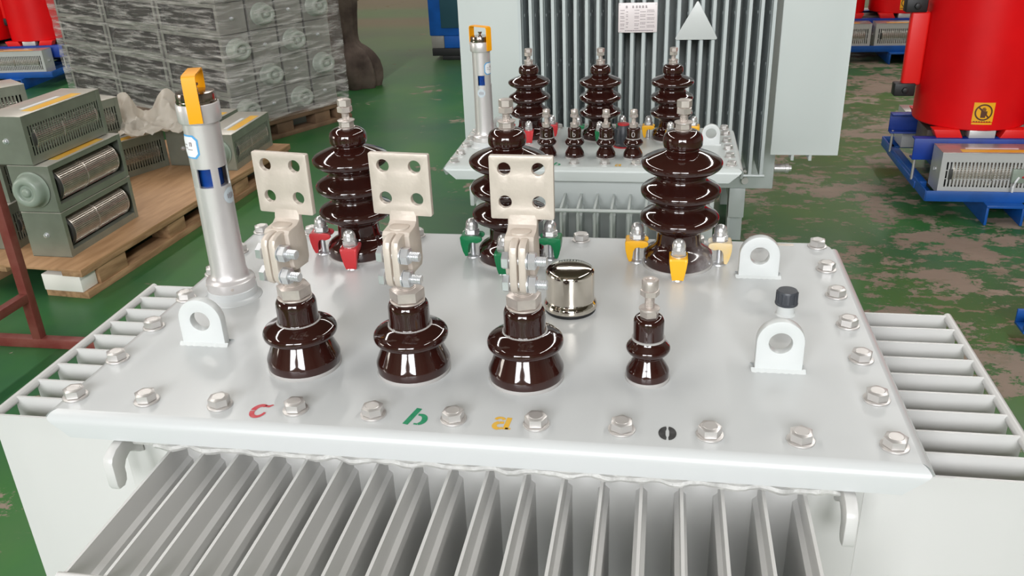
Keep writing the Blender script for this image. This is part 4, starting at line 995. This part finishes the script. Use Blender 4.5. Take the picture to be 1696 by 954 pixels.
# blue frame end at the right picture edge
t = thing('transport_skid', 'blue steel channel skid poking in at the right picture edge', 'skid', (2.03, 2.20, 0))
for y in (-.62, 0.0):
    bm = new(); box(bm, 0, 1.1, y - .04, y + .05, .04, .050, .002); box(bm, 0, 1.1, y - .04, y - .03, .05, .10, .002); box(bm, 0, 1.1, y + .04, y + .05, .05, .10, .002); box(bm, .06, .14, y - .04, y + .05, 0, .04, .002); box(bm, .9, .98, y - .04, y + .05, 0, .04, .002); part('channel', bm, 'rail_blue', t)
bm = new(); box(bm, 1.01, 1.10, -.56, -.05, .04, .10, .004); part('cross_channel', bm, 'rail_blue', t)

# ---------------------------------------------------------------- things at the very back
t = thing('machine_cabinet', 'blue sheet metal machine cabinet standing far back left of the tall transformer', 'cabinet', (-0.95, 8.0, 0))
bm = new(); box(bm, -.56, .56, -.40, .40, .225, 1.75, .01); part('body', bm, 'rail_blue', t)
bm = new(); box(bm, -.44, .50, -.415, -.40, .30, 1.68, .004); p_ = part('door', bm, 'teal_panel', t)
bm = new(); tube(bm, [(.40, -.44, .9), (.40, -.44, 1.1)], .01); box(bm, .392, .408, -.44, -.41, .9, .91); box(bm, .392, .408, -.44, -.41, 1.09, 1.1); part('handle', bm, 'zinc', p_)
bm = new(); box(bm, -.42, .54, -.40, .40, .11, .225, .006); part('plinth', bm, 'rail_blue', t)
bm = new(); box(bm, -.545, -.42, -.405, .40, .11, .225, .006); part('corner_block', bm, 'grey_block', t)
bm = new(); box(bm, -.54, .54, -.42, .40, .04, .11, .004); box(bm, -.44, .44, -.42, .38, 0, .04, .004); part('skid', bm, 'black_rubber', t)

t = thing('wooden_rack', 'rough wooden rack with plank top behind the wrapped fans', 'rack', (-2.29, 6.75, 0))
for x in (-1.25, 0.02):
    for y in (0, .7):
        bm = new(); box(bm, x, x + .05, y, y + .05, 0, .615, .003); part('leg', bm, 'pallet_wood', t)
bm = new(); box(bm, -1.27, .24, .06, .78, .615, .69, .004); part('plank_top', bm, 'pallet_wood', t)

# brown sacking hanging over a bundled post
bm = new(); nt_, ns = 46, 56; rows = []
prof = [(0.0, .235), (.06, .255), (.14, .258), (.22, .240), (.29, .200), (.335, .145), (.365, .098), (.44, .092), (.60, .105), (.80, .13), (1.10, .16), (1.4, .17)]
def rad(z):
    for (a, b), (c, d) in zip(prof, prof[1:]):
        if z <= c: return b + (d - b) * (z - a) / (c - a)
    return prof[-1][1]
for j in range(nt_ + 1):
    z = 1.4 * (j / nt_) ** 1.3; rw = []
    for k in range(ns):
        a = 2 * PI * k / ns; lf = max(0.0, -math.cos(a)) ** .7; r = rad(z) * (1 - lf) + lf * max(.12, .36 - .24 * z / .65); r *= 1 + (.13 * math.sin(a * 9 + z * 4) + .10 * noise.noise(Vector((math.cos(a) * 3, math.sin(a) * 3, z * 4)))) * (1 - min(1, z / .9) * .55)
        rw.append(bm.verts.new((r * math.cos(a), r * math.sin(a) * .75, z + .001)))
    rows.append(rw)
for a, b in zip(rows, rows[1:]):
    for k in range(ns): bm.faces.new((a[k], a[(k + 1) % ns], b[(k + 1) % ns], b[k]))
bm.faces.new(rows[-1])
o = mesh_obj('sacking_bundle', bm, 'brown_cloth', 60); o.location = (-1.925, 6.44, 0)
o['label'] = 'dusty brown sacking gathered round a post, spreading on the floor'; o['category'] = 'sacking'
